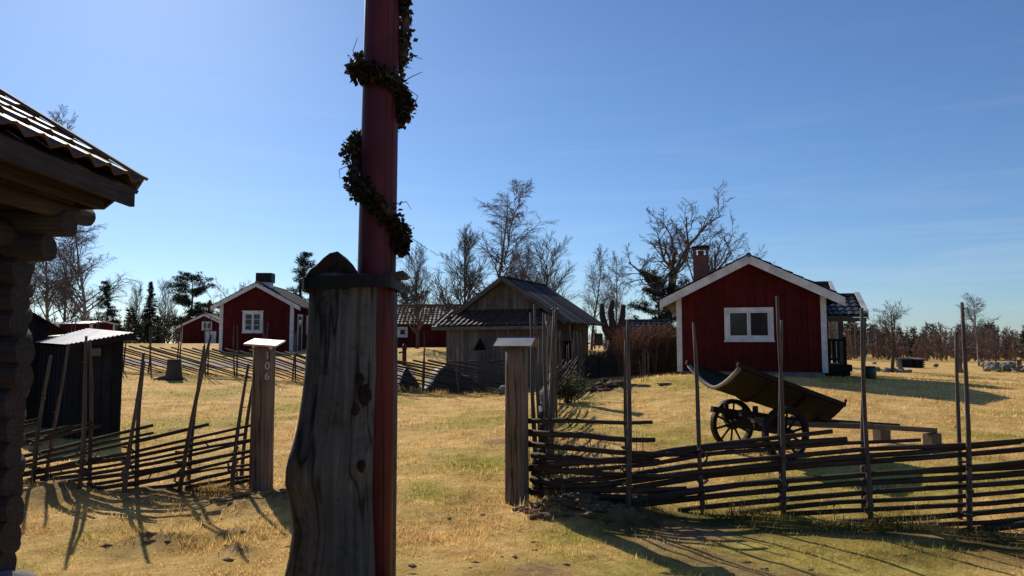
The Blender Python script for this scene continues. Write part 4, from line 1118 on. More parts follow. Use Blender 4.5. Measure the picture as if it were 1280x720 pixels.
# ------------------------------------------------------------------ cart
def cart():
    h = R(20); C0 = Vector((3.63, 11.05, 0)); C0.z = gz(C0.x, C0.y)-.0
    t = thing('cart', 'old two-wheeled wooden tip cart with trough bed on lawn', 'cart', C0, h)   # local x forward, y left(far)
    rg = random.Random(6); R_ = .375
    for sy, nm in ((-.6, 'near'), (.6, 'far')):
        zl = gz(C0.x+math.sin(h)*-sy*1, C0.y+math.cos(h)*sy)-C0.z
        wc = Vector((0, sy, R_+zl)); ax = Vector((0, 1, 0))
        mb = MB(); n = 40
        mb.lathe(wc, [(R_-.062, -.035), (R_-.004, -.038), (R_-.004, .038), (R_-.062, .035), (R_-.062, -.035)], n, ax)
        w_ = mb.build('wheel', M['cart_wood'], t)
        mb = MB(); mb.lathe(wc, [(R_-.003, -.036), (R_+.007, -.036), (R_+.007, .036), (R_-.003, .036)], n, ax); mb.build('tyre', M['iron'], w_)
        mb = MB(); mb.lathe(wc, [(.0, -.15), (.045, -.15), (.058, -.12), (.085, -.05), (.09, 0), (.085, .05), (.06, .12), (.0, .12)], 18, ax); mb.build('hub', M['cart_wood'], w_, True)
        mb = MB()
        for k in range(10):
            a = 2*math.pi*k/10+.2; d = Vector((math.cos(a), 0, math.sin(a)))
            mb.tube([wc+d*.06, wc+d*.2+Vector((0, 0, 0)), wc+d*(R_-.045)], [.024, .019, .021], 6, squash=.8)
        mb.build('spokes', M['cart_wood'], w_, True)
    # axle + bolster
    mb = MB(); mb.beam((0, -.62, R_), (0, .62, R_), .085, .09); mb.build('axle', M['cart_wood'], t)
    mb = MB(); mb.boxz(-.07, .07, -.42, .42, R_+.05, R_+.2)
    for sy in (-.34, .34): mb.beam((-.55, sy, R_+.26), (.75, sy, R_+.06), .07, .09)
    for sy in (-.34, .34): mb.beam((-.3, sy, R_+.35), (-.3, sy, R_+.05), .05, .06, (1, 0, 0))
    mb.build('undercarriage', M['cart_wood'], t)
    # bed: trough of planks, U-section, high at the rear (local -x) and tilting forward
    sec = []
    for k in range(13):
        s_ = -1+2*k/12; sec.append((s_*.62, .31*(abs(s_)**1.55)-.03))
    def bedpt(u, k, lift=0):
        q = (u+.74)/1.86
        y, z = sec[k]; y *= (1-.18*q); z0 = 1.0+(.44-1.0)*q
        return Vector((u, y, z0+z*(1.0-.05*q)+lift))
    mb = MB(); us = [-.74+1.86*i/8 for i in range(9)]
    for grp in range(6):
        ks = [grp*2, grp*2+1, grp*2+2]; b = len(mb.v); e = rg.uniform(-.03, .03)
        for i, u in enumerate(us):
            for k in ks: 
                uu = u+(e if i in (0, 8) else 0); mb.v.append(bedpt(uu, k, .012+.003*(grp % 2))); mb.v.append(bedpt(uu, k, -.022))
        w = 6
        for i in range(8):
            for c in range(2):
                a0 = b+i*w+c*2; a1 = b+(i+1)*w+c*2
                uvt = [(c*.1+grp, us[i]), (c*.1+.1+grp, us[i]), (c*.1+.1+grp, us[i+1]), (c*.1+grp, us[i+1])]
                mb.face((a0, a0+2, a1+2, a1), uvt); mb.face((a0+1, a1+1, a1+3, a0+3), [uvt[0], uvt[3], uvt[2], uvt[1]])
        for i in (0, 8):
            for c in range(2):
                a0 = b+i*w+c*2; mb.face((a0, a0+1, a0+3, a0+2) if i == 0 else (a0, a0+2, a0+3, a0+1))
    bd = mb.build('bed', M['cart_wood'], t)
    mb = MB()  # rear rim, its white-lit look put into the pale wood colour
    mb.tube([bedpt(-.76, k, .0) for k in range(13)], [.03]*13, 6, squash=.8); mb.build('rear_rim', M['cart_pale'], bd, True)
    for kk in (0, 12):
        mb = MB(); pts = [bedpt(u, kk, .02) for u in [-.80]+us[1:]+[1.16]]; pts[0].z += .01
        for i in range(len(pts)-1): mb.beam(pts[i], pts[i+1]+(pts[i+1]-pts[i])*.01, .05, .06)
        pts[-1].z += .02; mb.tube([pts[-1]+Vector((0, 0, -.03)), pts[-1]+Vector((.03, 0, .06))], .02, 6); mb.build('side_rail', M['cart_wood'], bd)
    mb = MB()  # front board
    f = [bedpt(1.1, k, 0) for k in range(13)]; mb.prism([f[k] for k in range(13)], (.03, 0, 0)); mb.build('front_board', M['cart_wood'], bd)
    mb = MB()
    for u in (-.2, .45): mb.tube([bedpt(u, k, -.04) for k in range(13)], [.022]*13, 5)
    mb.build('bed_rib', M['cart_wood'], bd, True)
    # shafts
    for sy in (-.35, .35):
        mb = MB(); pts = [Vector((-.35, sy, R_+.16)), Vector((.6, sy, R_+.06)), Vector((1.8, sy, .36)), Vector((3.1, sy, .25))]
        for i in range(3): mb.beam(pts[i], pts[i+1]+(pts[i+1]-pts[i])*.005, .075, .085-.006*i)
        mb.build('shaft', M['stake_wood'] if sy < 0 else M['cart_wood'], t)
    mb = MB(); mb.beam((.95, -.38, .46), (.95, .38, .46), .05, .05); mb.build('crossbar', M['cart_wood'], t)
    for i, (u, sy, lb) in enumerate(((3.02, -.36, 'wooden block propping up near shaft end of cart'), (2.75, .36, 'wooden block propping up far shaft of cart'))):
        q = C0+Vector((u*math.cos(h)-sy*math.sin(h), u*math.sin(h)+sy*math.cos(h), 0)); q.z = gz(q.x, q.y)
        mb = MB(q); hgt = C0.z+.25-.045+.004*0+(3.1-u)*.085-q.z
        mb.box(q+Vector((0, 0, hgt/2-.03)), (.22, .17, hgt+.06), Matrix.Rotation(h, 3, 'Z')); o = mb.build('prop_block', M['post_wood'], None, bevel=.012)
        o.location = q; tag(o, lb, 'block', 'blocks under the cart shafts')
cart()

# ------------------------------------------------------------------ trees
def rotdir(d, ang, az):
    o = d.orthogonal().normalized(); o.rotate(Matrix.Rotation(az, 3, d)); return (d*math.cos(ang)+o*math.sin(ang)).normalized()
def branch(mb, p, d, L, r, lev, sp, rg):
    S = sp[lev]; n = S['seg']; pts = [p.copy()]; rad = [r]; dirs = [d.copy()]
    tip = S.get('tip', .3)
    for i in range(n):
        d = (d+Vector((rg.gauss(0, 1), rg.gauss(0, 1), rg.gauss(0, 1)))*S['wob']+Vector((0, 0, S['trop']))*(1/n)).normalized()
        p = p+d*(L/n); pts.append(p.copy()); rad.append(r*(1-(1-tip)*(i+1)/n)); dirs.append(d.copy())
    mb[min(lev, 1) if lev > 0 else 0].tube(pts, rad, S['k'], cap=(lev == 0))
    if lev+1 < len(sp):
        nc = S['n']
        for j in range(nc):
            t = S['t0']+(1-S['t0'])*((j+rg.random())/nc); t = min(t, .995)
            i = min(int(t*n), n-1); q = pts[i].lerp(pts[i+1], t*n-i); dd = dirs[min(i+1, n)]
            rr = max(r*(1-(1-tip)*t)*S['rr'], S.get('rmin', .005))
            l2 = L*S['lr']*(1-S['fall']*t)*rg.uniform(.65, 1.2)
            branch(mb, q, rotdir(dd, R(rg.uniform(*S['ang'])), rg.uniform(0, 6.283)), l2, rr, lev+1, sp, rg)
def lev(seg, wob, trop, k, n, t0, ang, lr, rr, fall, tip=.3, rmin=.005): return dict(seg=seg, wob=wob, trop=trop, k=k, n=n, t0=t0, ang=ang, lr=lr, rr=rr, fall=fall, tip=tip, rmin=rmin)
BIRCH = [lev(12, .035, .05, 8, 44, .18, (25, 55), .40, .36, .70, .12, .016), lev(6, .09, .25, 5, 11, .2, (25, 55), .45, .6, .4, .3, .009), lev(4, .12, -.2, 4, 10, .15, (20, 55), .55, .7, .3, .5, .0065), lev(3, .15, -.5, 3, 0, 0, (0, 0), 0, 0, 0, .6)]
ERECT = [lev(10, .05, .1, 8, 34, .14, (16, 40), .52, .42, .55, .15, .015), lev(6, .08, .4, 5, 11, .2, (18, 42), .42, .6, .3, .3, .009), lev(4, .1, .2, 4, 10, .15, (18, 45), .5, .7, .3, .5, .0065), lev(2, .1, .1, 3, 0, 0, (0, 0), 0, 0, 0, .6)]
SPREAD = [lev(7, .06, .1, 9, 11, .34, (30, 62), .72, .6, .25, .35, .02), lev(8, .12, .35, 6, 8, .25, (25, 60), .5, .6, .35, .25, .012), lev(5, .16, .25, 4, 7, .2, (25, 60), .48, .6, .35, .3, .008), lev(4, .18, .1, 3, 6, .2, (25, 60), .5, .75, .3, .5, .0065), lev(2, .15, 0, 3, 0, 0, (0, 0), 0, 0, 0, .6)]
TREES = {}
def make_tree(key, spec, h, r, seed, bark, twig, name, label, lead=.92):
    rg = random.Random(seed); tr, cr = MB(), MB()
    branch((tr, cr), Vector((0, 0, -.1)), Vector((rg.uniform(-.03, .03), rg.uniform(-.03, .03), 1)).normalized(), h*lead, r, 0, spec, rg)
    t = thing(name, label, 'tree'); tr.build('trunk', bark, t, True); cr.build('crown', twig, t); TREES[key] = [t, False, max(v.z for v in cr.v)*.985]
def place_tree(key, px, Y, ytop, label, group, rz=None, wide=1, name=None):
    g_ = GX(px, Y); T = TREES[key]; h = P(px, ytop, Y).z-g_.z; s_ = h/T[2]
    rz = rz if rz is not None else rng.uniform(0, 6.28)
    if not T[1]: o = T[0]; o.location = g_; o.scale = (s_, s_, s_); o.rotation_euler = (0, 0, rz); o['label'] = label; T[1] = True
    else: o = copy_tree(T[0], None, label, g_, rz, (s_, s_, s_))
    for c_ in CH[o.name]:
        if c_.name.startswith('crown') or c_.name.startswith('trunk') and CH.get(c_.name): c_.scale = (wide, wide, 1)
    o['group'] = group; return o
make_tree('birchA', BIRCH, 10, .15, 31, M['birch'], M['birchtwig'], 'birch_tree', 'x')
make_tree('birchB', BIRCH, 10, .14, 32, M['birch'], M['birchtwig'], 'birch_tree', 'x')
make_tree('birchC', BIRCH, 10, .13, 35, M['bark'], M['birchtwig'], 'birch_tree', 'x')
make_tree('erectA', ERECT, 9, .15, 41, M['bark'], M['twig'], 'bare_tree', 'x', .8)
make_tree('erectB', ERECT, 9, .14, 42, M['bark'], M['twig'], 'bare_tree', 'x', .8)
make_tree('spreadA', SPREAD, 9, .21, 52, M['bark'], M['twig'], 'bare_tree', 'x', .5)
make_tree('spreadB', SPREAD, 9, .17, 57, M['bark'], M['twig'], 'bare_tree', 'x', .5)
def needles(mb, c, n, rad, ln, wd, rg, flat=.7):
    for _ in range(n):
        o = Vector((rg.gauss(0, 1), rg.gauss(0, 1), rg.gauss(0, 1)*flat)).normalized()
        p = c+o*rad*rg.random()**.5; d = (o+Vector((rg.uniform(-.8, .8), rg.uniform(-.8, .8), rg.uniform(-.4, .8)))).normalized()
        w = d.orthogonal().normalized(); w.rotate(Matrix.Rotation(rg.uniform(0, 6.3), 3, d)); l_ = ln*rg.uniform(.6, 1.3)
        mb.poly([p-w*wd, p+w*wd, p+d*l_])
def make_pine(key, h, seed, t0=.28, spread=.34, nb=46, top_round=True, name='pine_tree'):
    rg = random.Random(seed); tr, br, fo = MB(), MB(), MB()
    pts = [Vector((rg.uniform(-.05, .05)*i, rg.uniform(-.05, .05)*i, h*i/8-.1*(i == 0))) for i in range(9)]
    tr.tube(pts, [.16*(1-.85*i/8)*h/8 for i in range(9)], 8)
    for b in range(nb):
        t = t0+(.98-t0)*(b+rg.random())/nb; i = min(int(t*8), 7); p = pts[i].lerp(pts[i+1], t*8-i)
        az = rg.uniform(0, 6.283); el = rg.uniform(-.15, .35)+.5*(t-.4)
        prof = math.sin(min(1, (1-t)/(1-t0)*1.0)**.65*math.pi*.62+.25) if top_round else (1-t)**.8+.08
        L = h*spread*prof*rg.uniform(.55, 1.1)
        d = Vector((math.cos(az)*math.cos(el), math.sin(az)*math.cos(el), math.sin(el)))
        q = [p, p+d*L*.5+Vector((0, 0, -.04*L)), p+d*L+Vector((0, 0, .05*L))]
        br.tube(q, [.03, .02, .01], 4, cap=False)
        m = max(3, int(L/.17))
        for k in range(m):
            s_ = .3+.75*k/max(1, m-1); c = p+d*L*s_+Vector((rg.uniform(-.28, .28), rg.uniform(-.28, .28), rg.uniform(-.1, .18)))*L*.5
            needles(fo, c, rg.randint(34, 52), rg.uniform(.18, .32)*h/8, .22*h/8, .030*h/8, rg, .6)
    t = thing(name, 'x', 'tree'); T_ = tr.build('trunk', M['bark'], t, True); br.build('branches', M['bark'], T_); fo.build('crown', M['pine'], t); TREES[key] = [t, False, max(v.z for v in fo.v)]
def make_spruce(key, h, seed, spread=.22):
    rg = random.Random(seed); tr, fo = MB(), MB()
    tr.tube([(0, 0, -.1), (0, 0, h*.5), (0, 0, h*.98)], [.14, .08, .015], 7)
    nb = 120
    for b in range(nb):
        t = .06+.93*(b+rg.random())/nb; L = h*spread*((1-t)**.85)*rg.uniform(.7, 1.15)+.06; az = rg.uniform(0, 6.28)
        d = Vector((math.cos(az), math.sin(az), -.25+.5*t)).normalized(); p = Vector((0, 0, h*t))
        m = max(3, int(L/.12))
        for k in range(m):
            s_ = .15+.9*k/m; c = p+d*L*s_+Vector((0, 0, -.1*L*s_*s_))
            needles(fo, c, 20, .11+.14*(1-s_)*L, .2, .028, rg, .5)
    t = thing('spruce_tree', 'x', 'tree'); tr.build('trunk', M['bark'], t, True); fo.build('crown', M['spruce'], t); TREES[key] = [t, False, h]
make_pine('pineA', 8, 61); make_pine('pineB', 8, 64, .2, .26, 40, False); make_pine('pineC', 8, 67, .12, .34, 52)
make_spruce('spruceA', 8, 71); make_spruce('spruceB', 8, 73, .27)
GL, GM, GR, GC = 'bare trees beyond the black shed', 'bare trees behind the grey barn', 'trees beyond the right lawn', 'conifers on the far left rise'
place_tree('birchA', 108, 58, 254, 'tallest bare birch beyond the black shed, right of its neighbours', GL, 1.0, 1.55)
place_tree('birchB', 62, 60, 268, 'bare birch in the middle of the three beyond the black shed', GL, 2.0, 1.4)
place_tree('birchC', 40, 55, 275, 'bare birch closest to the log cabin corner', GL, 4.0, 1.4)
place_tree('birchC', 16, 46, 116, 'tall bare tree whose top peeks above the log cabin roof', GL, 2.2, .75)
place_tree('erectB', 80, 75, 300, 'slender dark bare tree between the birches beyond the shed', GL, 3.0)
place_tree('pineB', 133, 56, 349, 'small pine right of the birches above the black shed', GC, .4, 1.1)
place_tree('spruceA', 187, 80, 352, 'narrow pointed spruce left of the broad dark pine', GC, 1)
place_tree('erectA', 207, 86, 348, 'bare tree between pointed spruce and broad dark pine', GC, 2)
place_tree('erectB', 172, 92, 352, 'thin bare tree left of the pointed spruce', GC, 1.2)
place_tree('pineC', 236, 74, 337, 'broad dark pine left of the red cottage', GC, 2.5, 1.2)
place_tree('spruceB', 262, 84, 375, 'short dark conifer half hidden by the broad pine', GC, .5)
place_tree('spreadB', 290, 85, 345, 'small bare tree peeking over the red cottage roof left slope', GC, .8, .8)
place_tree('pineB', 377, 72, 313, 'pine rising behind red cottage roof beside the maypole trunk', GC, 3.2, 1.25)
place_tree('erectA', 522, 41, 302, 'bare tree with thick trunk before the long red barn', GM, .3, 1.35)
place_tree('birchC', 447, 70, 285, 'bare birch mostly hidden behind the maypole', GM, .6)
place_tree('pineC', 507, 62, 350, 'dark conifer peeking out right of the maypole strap', GM, 1.6)
place_tree('birchA', 617, 46, 224, 'tallest bare birch rising behind the grey barn ridge', GM, 3.4, 1.45)
place_tree('erectB', 580, 43, 280, 'bushy bare tree left of the tallest birch', GM, 5, 1.55)
place_tree('erectA', 682, 50, 290, 'bare tree right of the grey barn ridge', GM, 4, 1.35)
place_tree('erectB', 655, 56, 300, 'smaller bare tree close behind the barn ridge, right of the tall birch', GM, .2, 1.3)
place_tree('birchC', 739, 52, 303, 'slim bare birch right of the barn roof', GM, 1.9, .85)
place_tree('birchB', 769, 54, 316, 'slim bare birch standing behind the pollarded tree', GM, 2.9, .85)
place_tree('spreadA', 831, 40, 246, 'large spreading bare tree left of the brick chimney', GM, .6, 1.3)
place_tree('spreadB', 893, 44, 272, 'spreading bare tree behind the brick chimney', GM, 2.2, .95)
place_tree('pineC', 822, 38, 333, 'bushy green conifer left of the red cabin', GM, .9, 1.0)
place_tree('spreadB', 1113, 33, 372, 'small bare orchard tree with dark trunk beyond the porch', GR, 4.2, 1.0)
place_tree('birchB', 1160, 62, 408, 'thin pale birch between orchard tree and tall birch', GR, 1, 1.3)
place_tree('birchA', 1221, 46, 365, 'tall bare birch on right above the stone heap', GR, 5.2, 1.5)
place_tree('pineA', 1262, 70, 420, 'small dark pine right of the tall right birch', GR, 1, 1)
place_tree('pineC', 1284, 60, 410, 'dark pine at the right edge of the photo', GR, 2, 1)
place_tree('birchC', 1240, 75, 420, 'low bare birch between tall birch and dark pines', GR, 2.5, 1)
place_tree('spruceA', 1075, 80, 412, 'dark conifer behind porch post', GR, 2.5, 1)

# pollarded tree
g_ = GX(765, 31); t = thing('pollarded_tree', 'dark pollarded tree with three thick cut limbs behind hedge', 'tree', g_)
mb = MB(g_); rg = random.Random(3); Y = 31
mb.tube([g_-Vector((0, 0, .1)), P(765, 440, Y), P(766, 425, Y)], [.29, .25, .23], 10, jit=.08, rg=rg)
mb.build('trunk', M['bark'], t, True)
mb = MB(g_)
for pts in ([(766, 428), (757, 412), (753, 395), (752, 380)], [(766, 428), (766, 405), (763, 390), (765, 376)], [(766, 428), (774, 412), (778, 395), (779, 381)]):
    mb.tube([P(x, y, Y+rg.uniform(-.1, .1)) for x, y in pts], [.2, .15, .12, .105], 8, jit=.1, rg=rg)
mb.build('limbs', M['bark'], t, True)

# hedge and brush
def twig_mass(mb, n, area, h, rg, lean=.25, r=.008, k=3):
    for _ in range(n):
        x, y = area(rg); z = gz(x, y); H = h*rg.uniform(.55, 1.1)
        d = Vector((rg.gauss(0, lean), rg.gauss(0, lean), 1)).normalized()
        p0 = Vector((x, y, z-.03)); p1 = p0+d*H*.5; d2 = (d+Vector((rg.gauss(0, lean), rg.gauss(0, lean), 0))).normalized(); p2 = p1+d2*H*.5
        mb.tube([p0, p1, p2], [r, r*.8, r*.5], k, cap=False)
        for _ in range(4):
            q = p0.lerp(p2, rg.uniform(.3, .95)); dd = rotdir(d2, R(rg.uniform(20, 60)), rg.uniform(0, 6.28)); mb.tube([q, q+dd*H*rg.uniform(.1, .28)], [r*.6, r*.3], 3, cap=False)
rg = random.Random(10)
base = GX(805, 28); t = MB(base)
twig_mass(t, 1300, lambda g: ((lambda u, v: (3.95+u*2.9, 27.6+v*1.5+u*.5))(g.random(), g.random())), 1.75, rg, .16, .012)
tag(t.build('hedge', M['hedge'], None), 'russet leafless hedge left of the red cabin', 'hedge'); bpy.context.scene.objects['hedge'].location = base
base = GX(748, 28); t = MB(base)
twig_mass(t, 700, lambda g: (2.9+g.random()*1.5, 27.8+g.random()*1.6), 1.0, rg, .3, .012)
o = t.build('low_brush', M['twig'], None); o.location = base; tag(o, 'low dark brush under the pollarded tree', 'brush')
def sapling(px, py, n, h, label, lean=.12, r=.008):
    b = GP(px, py); m = MB(b)
    for _ in range(n):
        p = b+Vector((rng.uniform(-.15, .15), rng.uniform(-.1, .1), -.03)); d = Vector((rng.gauss(0, lean), rng.gauss(0, lean), 1)).normalized(); H = h*rng.uniform(.6, 1.1)
        q = p+d*H; m.tube([p, p.lerp(q, .5)+Vector((rng.uniform(-.03, .03), 0, 0)), q], [r, r*.8, r*.4], 4)
        for _ in range(3):
            s_ = p.lerp(q, rng.uniform(.4, .9)); m.tube([s_, s_+rotdir(d, .6, rng.uniform(0, 6))*H*.2], [r*.5, r*.3], 3)
    o = m.build('sapling', M['twig'], None); o.location = b; tag(o, label, 'sapling', 'young saplings planted on the lawn')
sapling(806, 476, 6, 1.1, 'three-stemmed young sapling on lawn left of cabin corner')
sapling(722, 496, 5, 1.3, 'thin bare stems rising beside the evergreen shrub', .1)
# evergreen shrub beside rear post
b = GP(712, 504); t = thing('evergreen_shrub', 'small evergreen shrub with sprawling stems beside the rear gatepost', 'shrub', b); m1, m2 = MB(b), MB(b)
for _ in range(26):
    d = Vector((rng.gauss(0, .5), rng.gauss(0, .4), 1)).normalized(); H = rng.uniform(.3, .85); q = b+d*H
    m1.tube([b+Vector((rng.uniform(-.15, .15), rng.uniform(-.1, .1), -.05)), q], [.012, .006], 4)
    needles(m2, b+d*H*.8, 26, .2, .10, .022, rng, .7)
m1.build('stem', M['bark'], t); m2.build('foliage', M['bush'], t)
# tangle of dead sticks behind the right post
b = Vector((.75, 8.3, gz(.75, 8.3))); m = MB(b)
for _ in range(60):
    p = b+Vector((rng.uniform(-.55, .75), rng.uniform(-.5, .6), -.02)); p.z = gz(p.x, p.y); q = p+Vector((rng.gauss(0, .18), rng.gauss(0, .18), rng.uniform(.15, .65))); m.tube([p, p.lerp(q, .5)+Vector((rng.uniform(-.05, .05), 0, .03)), q], [.006, .005, .003], 4)
o = m.build('dead_shrub', M['twig'], None); o.location = b; tag(o, 'tangle of dead stems behind the right gatepost', 'shrub')

# far woods (each reads as one mass)
def woods(name, label, spots, seed, conif=.12):
    rg = random.Random(seed); tw, fo = MB(), MB()
    for (x, y, h) in spots:
        z = gz(x, y)
        if rg.random() < conif:
            for k in range(26):
                t_ = k/26; c = Vector((x, y, z+h*(.12+.86*t_))); w_ = h*.2*(1-t_)+.1
                needles(fo, c+Vector((rg.gauss(0, w_*.4), rg.gauss(0, w_*.4), 0)), 9, w_, .5, .09, rg, .5)
        else:
            tw.tube([(x, y, z), (x+rg.uniform(-.2, .2), y, z+h*.55), (x+rg.uniform(-.4, .4), y, z+h)], [.06, .04, .015], 4, cap=False)
            for k in range(50):
                t_ = rg.uniform(.02, .95)**1.25; p = Vector((x, y, z+h*t_)); d = rotdir(Vector((0, 0, 1)), R(rg.uniform(18, 60)), rg.uniform(0, 6.28)); L = h*.32*(1-t_*.7)*rg.uniform(.5, 1.2); q = p+d*L
                tw.tube([p, q], [.03, .012], 3, cap=False)
                for _ in range(3):
                    s_ = p.lerp(q, rg.uniform(.3, 1)); tw.tube([s_, s_+rotdir(d, R(rg.uniform(15, 50)), rg.uniform(0, 6.28))*L*.45], [.018, .008], 3, cap=False)
    if fo.v:
        o = fo.build(name, M['spruce'], None); tag(o, label+' (dark conifers)', 'woodland', kind='stuff')
        o['label'] = label.replace('bare', 'dark evergreen')
    o = tw.build(name, M['farwig'], None); tag(o, label, 'woodland', kind='stuff')
rg = random.Random(77)
sp = []
for _ in range(230):
    px, Y = rg.uniform(1030, 1440), rg.uniform(54, 80)
    hh = (6+26*max(0, .5+float(vnoise(np.array([px*.035]), np.array([3.3]))[0]))**1.3+max(0, 1130-px)*.22)*rg.uniform(.6, 1.15)
    sp.append(((px-640)/F*Y, Y, hh*Y/F+1.2))
sp2 = [((lambda px, Y: ((px-640)/F*Y, Y, rg.uniform(22, 40)*Y/F))(rg.uniform(1040, 1440), rg.uniform(84, 110))) for _ in range(70)]
woods('far_woodland', 'mixed far trees rising behind the brown brush at right', sp2, 9, .45)
woods('far_woodland', 'far bare brown woodland beyond the right lawn', sp, 1, .05)
sp = [((lambda px, Y: ((px-640)/F*Y, Y, rg.uniform(14, 46)*Y/F))(rg.uniform(-60, 285), rg.uniform(70, 105))) for _ in range(170)]
woods('far_woodland', 'far bare grey woodland beyond the left rise', sp, 2, .2)
sp = [((lambda px, Y: ((px-640)/F*Y, Y, rg.uniform(15, 45)*Y/F))(rg.uniform(380, 860), rg.uniform(70, 105))) for _ in range(150)]
woods('far_woodland', 'far bare woodland behind the barns', sp, 3, .15)

sp = [(rg.uniform(-45, 70), rg.uniform(-48, -26), rg.uniform(5, 11)) for _ in range(110)]
woods('far_woodland', 'bare woodland on the near side of the road, mirrored in the cabin window', sp, 5, .45)
sp = [(rg.uniform(-18, 12), rg.uniform(-42, -27), rg.uniform(4, 10)) for _ in range(60)]
woods('far_woodland', 'dense stand of trees across the road from the cabin window', sp, 6, .6)
# ------------------------------------------------------------------ stones, soil, small things
rg = random.Random(15); STN = []
for i in range(5):
    m = MB(); m.blob((0, 0, .3), (.55, .45, .42), rg, 10, 7, .13); me = m
    STN.append(m)
stone_src = None; stone_meshes = []
def stone(p, s_, label, group, mi, rz, name='stone', mat='stone'):
    global stone_meshes
    if len(stone_meshes) <= mi:
        o = STN[mi].build(name, M[mat], None, True); stone_meshes.append(o.data)
    else:
        o = bpy.data.objects.new(name, stone_meshes[mi]); COL.objects.link(o)
    o.location = p; o.rotation_euler = (rg.uniform(-.2, .2), rg.uniform(-.2, .2), rz); o.scale = (s_*rg.uniform(.8, 1.3), s_, s_*rg.uniform(.6, 1.0))
    tag(o, label, 'stone', group)
for i in range(5): stone(GX(1290+i*8, 36), .4, 'grey fieldstone in the heap at the far right lawn edge', 'fieldstones heaped at the far right', i, i)
for i in range(44):
    px = 1228+i*1.5+rg.uniform(-3, 3); p = GX(px, rg.uniform(36, 38)); p.z += rg.choice((0, .12, .24))
    stone(p, rg.uniform(.2, .42), 'grey fieldstone in the heap at the far right lawn edge', 'fieldstones heaped at the far right', i % 5, rg.uniform(0, 6))
for i in range(14):
    p = GX(1092+i*3.2+rg.uniform(-3, 3), rg.uniform(33, 34.5)); stone(p, rg.uniform(.16, .34), 'fieldstone in the row around the orchard tree', 'fieldstones around the orchard tree', i % 5, rg.uniform(0, 6))
for i, (px, py, s_, lb) in enumerate([(1170, 459, .3, 'single boulder on lawn edge between orchard tree and birch'), (1093, 455, .28, 'pale stone right of the porch rail'), (632, 493, .5, 'dark flat stone against the gatepost, in front of the barn fence')]):
    stone(GP(px, py), s_, lb, None, i, 1+i)
# green mounds under tarpaulin behind far fence
def tarp(px0, px1, ytop, Y, label):
    a, b = P(px0, 470, Y), P(px1, 470, Y); c = (a+b)/2; g0 = gz(c.x, Y); c.z = g0; H = P((px0+px1)/2, ytop, Y).z-g0; W = (b.x-a.x)
    m = MB(c); n, k = 22, 12
    for i in range(n+1):
        for j in range(k+1):
            u, v = i/n, j/k; x = a.x+W*u; sk = min(1, u/.3)*min(1, (1-u)/.6)**.8
            z = H*(sk**.9)*(1-abs(2*v-1))**.65*(1+.05*math.sin(u*21+v*9)+.03*math.sin(u*40-v*17)); m.v.append(Vector((x, Y-.8+1.6*v, g0-.05+max(z, 0))))
    for i in range(n):
        for j in range(k): a0 = i*(k+1)+j; m.face((a0, a0+k+1, a0+k+2, a0+1))
    o = m.build('tarpaulin_cover', M['tarp'], None, True); o.location = c; tag(o, label, 'tarpaulin')
tarp(522, 610, 454, 25.6, 'dark green tarpaulin mound close to the barn wall'); tarp(494, 528, 457, 25.5, 'smaller dark green tarpaulin mound beside the maypole')
# red pump post by the red barn
p = GX(506, 33); t = thing('water_pump', 'small red hand pump on post left of the grey barn', 'pump', p); m = MB(p)
m.tube([p, p+Vector((0, 0, .75))], [.10, .09], 8); m.tube([p+Vector((0, 0, .7)), p+Vector((0, 0, .95))], [.13, .06], 8); m.build('body', M['redpole'], t, True)
m = MB(p); m.tube([p+Vector((.05, 0, .9)), p+Vector((.35, 0, 1.0)), p+Vector((.5, 0, .75))], .025, 5); m.build('handle', M['iron'], t); m = MB(p); m.tube([p+Vector((-.05, 0, .6)), p+Vector((-.25, 0, .55))], .04, 6); m.build('spout', M['redpole'], t)
# stump block
p = GP(217, 475); t = thing('tree_stump', 'dark tree stump with spreading root in front of far fence', 'stump', p); m = MB(p); rg = random.Random(4)
m.tube([p-Vector((0, 0, .08)), p+Vector((0, 0, .15)), p+Vector((0, 0, .5)), p+Vector((0, 0, .76))], [.36, .29, .26, .255], 12, jit=.06, rg=rg); m.build('stump', M['bark'], t, True)
m = MB(p); m.tube([p+Vector((-.15, -.05, .1)), p+Vector((-.5, -.1, .05)), p+Vector((-.75, -.12, -.02))], [.11, .07, .03], 6); m.tube([p+Vector((.2, -.05, .05)), p+Vector((.5, .0, -.02))], [.09, .03], 6); m.build('root', M['bark'], t, True)
m = MB(p); m.tube([p+Vector((0, 0, .755)), p+Vector((0, 0, .775))], [.25, .245], 12); m.build('cut_face', M['post_wood'], t)
# soil mounds
def clods(cx, cy, n, spread, s0, label, name='soil_clods', mat='soil'):
    b = Vector((cx, cy, gz(cx, cy))); m = MB(b); rg = random.Random(int(cx*100)+n)
    for _ in range(n):
        x, y = cx+rg.gauss(0, spread[0]), cy+rg.gauss(0, spread[1]); s_ = s0*rg.uniform(.3, 1.0); m.blob((x, y, gz(x, y)+s_*.02), (s_*rg.uniform(.9, 1.9), s_, s_*.42), rg, 9, 6, .35)
    o = m.build(name, M[mat], None, True); o.location = b; tag(o, label, 'soil', kind='stuff')
clods(-2.35, 7.75, 34, (.45, .16), .06, 'loose turned soil clods at the foot of the numbered gatepost', mat='thatch')
clods(-2.8, 6.35, 9, (.28, .12), .05, 'scattered dark turf clods on the lawn in front of left fence', mat='thatch')
clods(-2.2, 6.0, 5, (.25, .14), .035, 'few small clods lying nearest the maypole trunk', mat='thatch')
clods(.62, 7.15, 60, (.32, .13), .07, 'soil and stone clods at foot of the right gatepost')
clods(-.1, 5.6, 14, (.6, .35), .025, 'tiny clods strewn on lawn right of the maypole', mat='thatch')
clods(2.75, 20.3, 70, (.5, .25), .14, 'dark dug soil heap behind the fence near the rear gatepost')
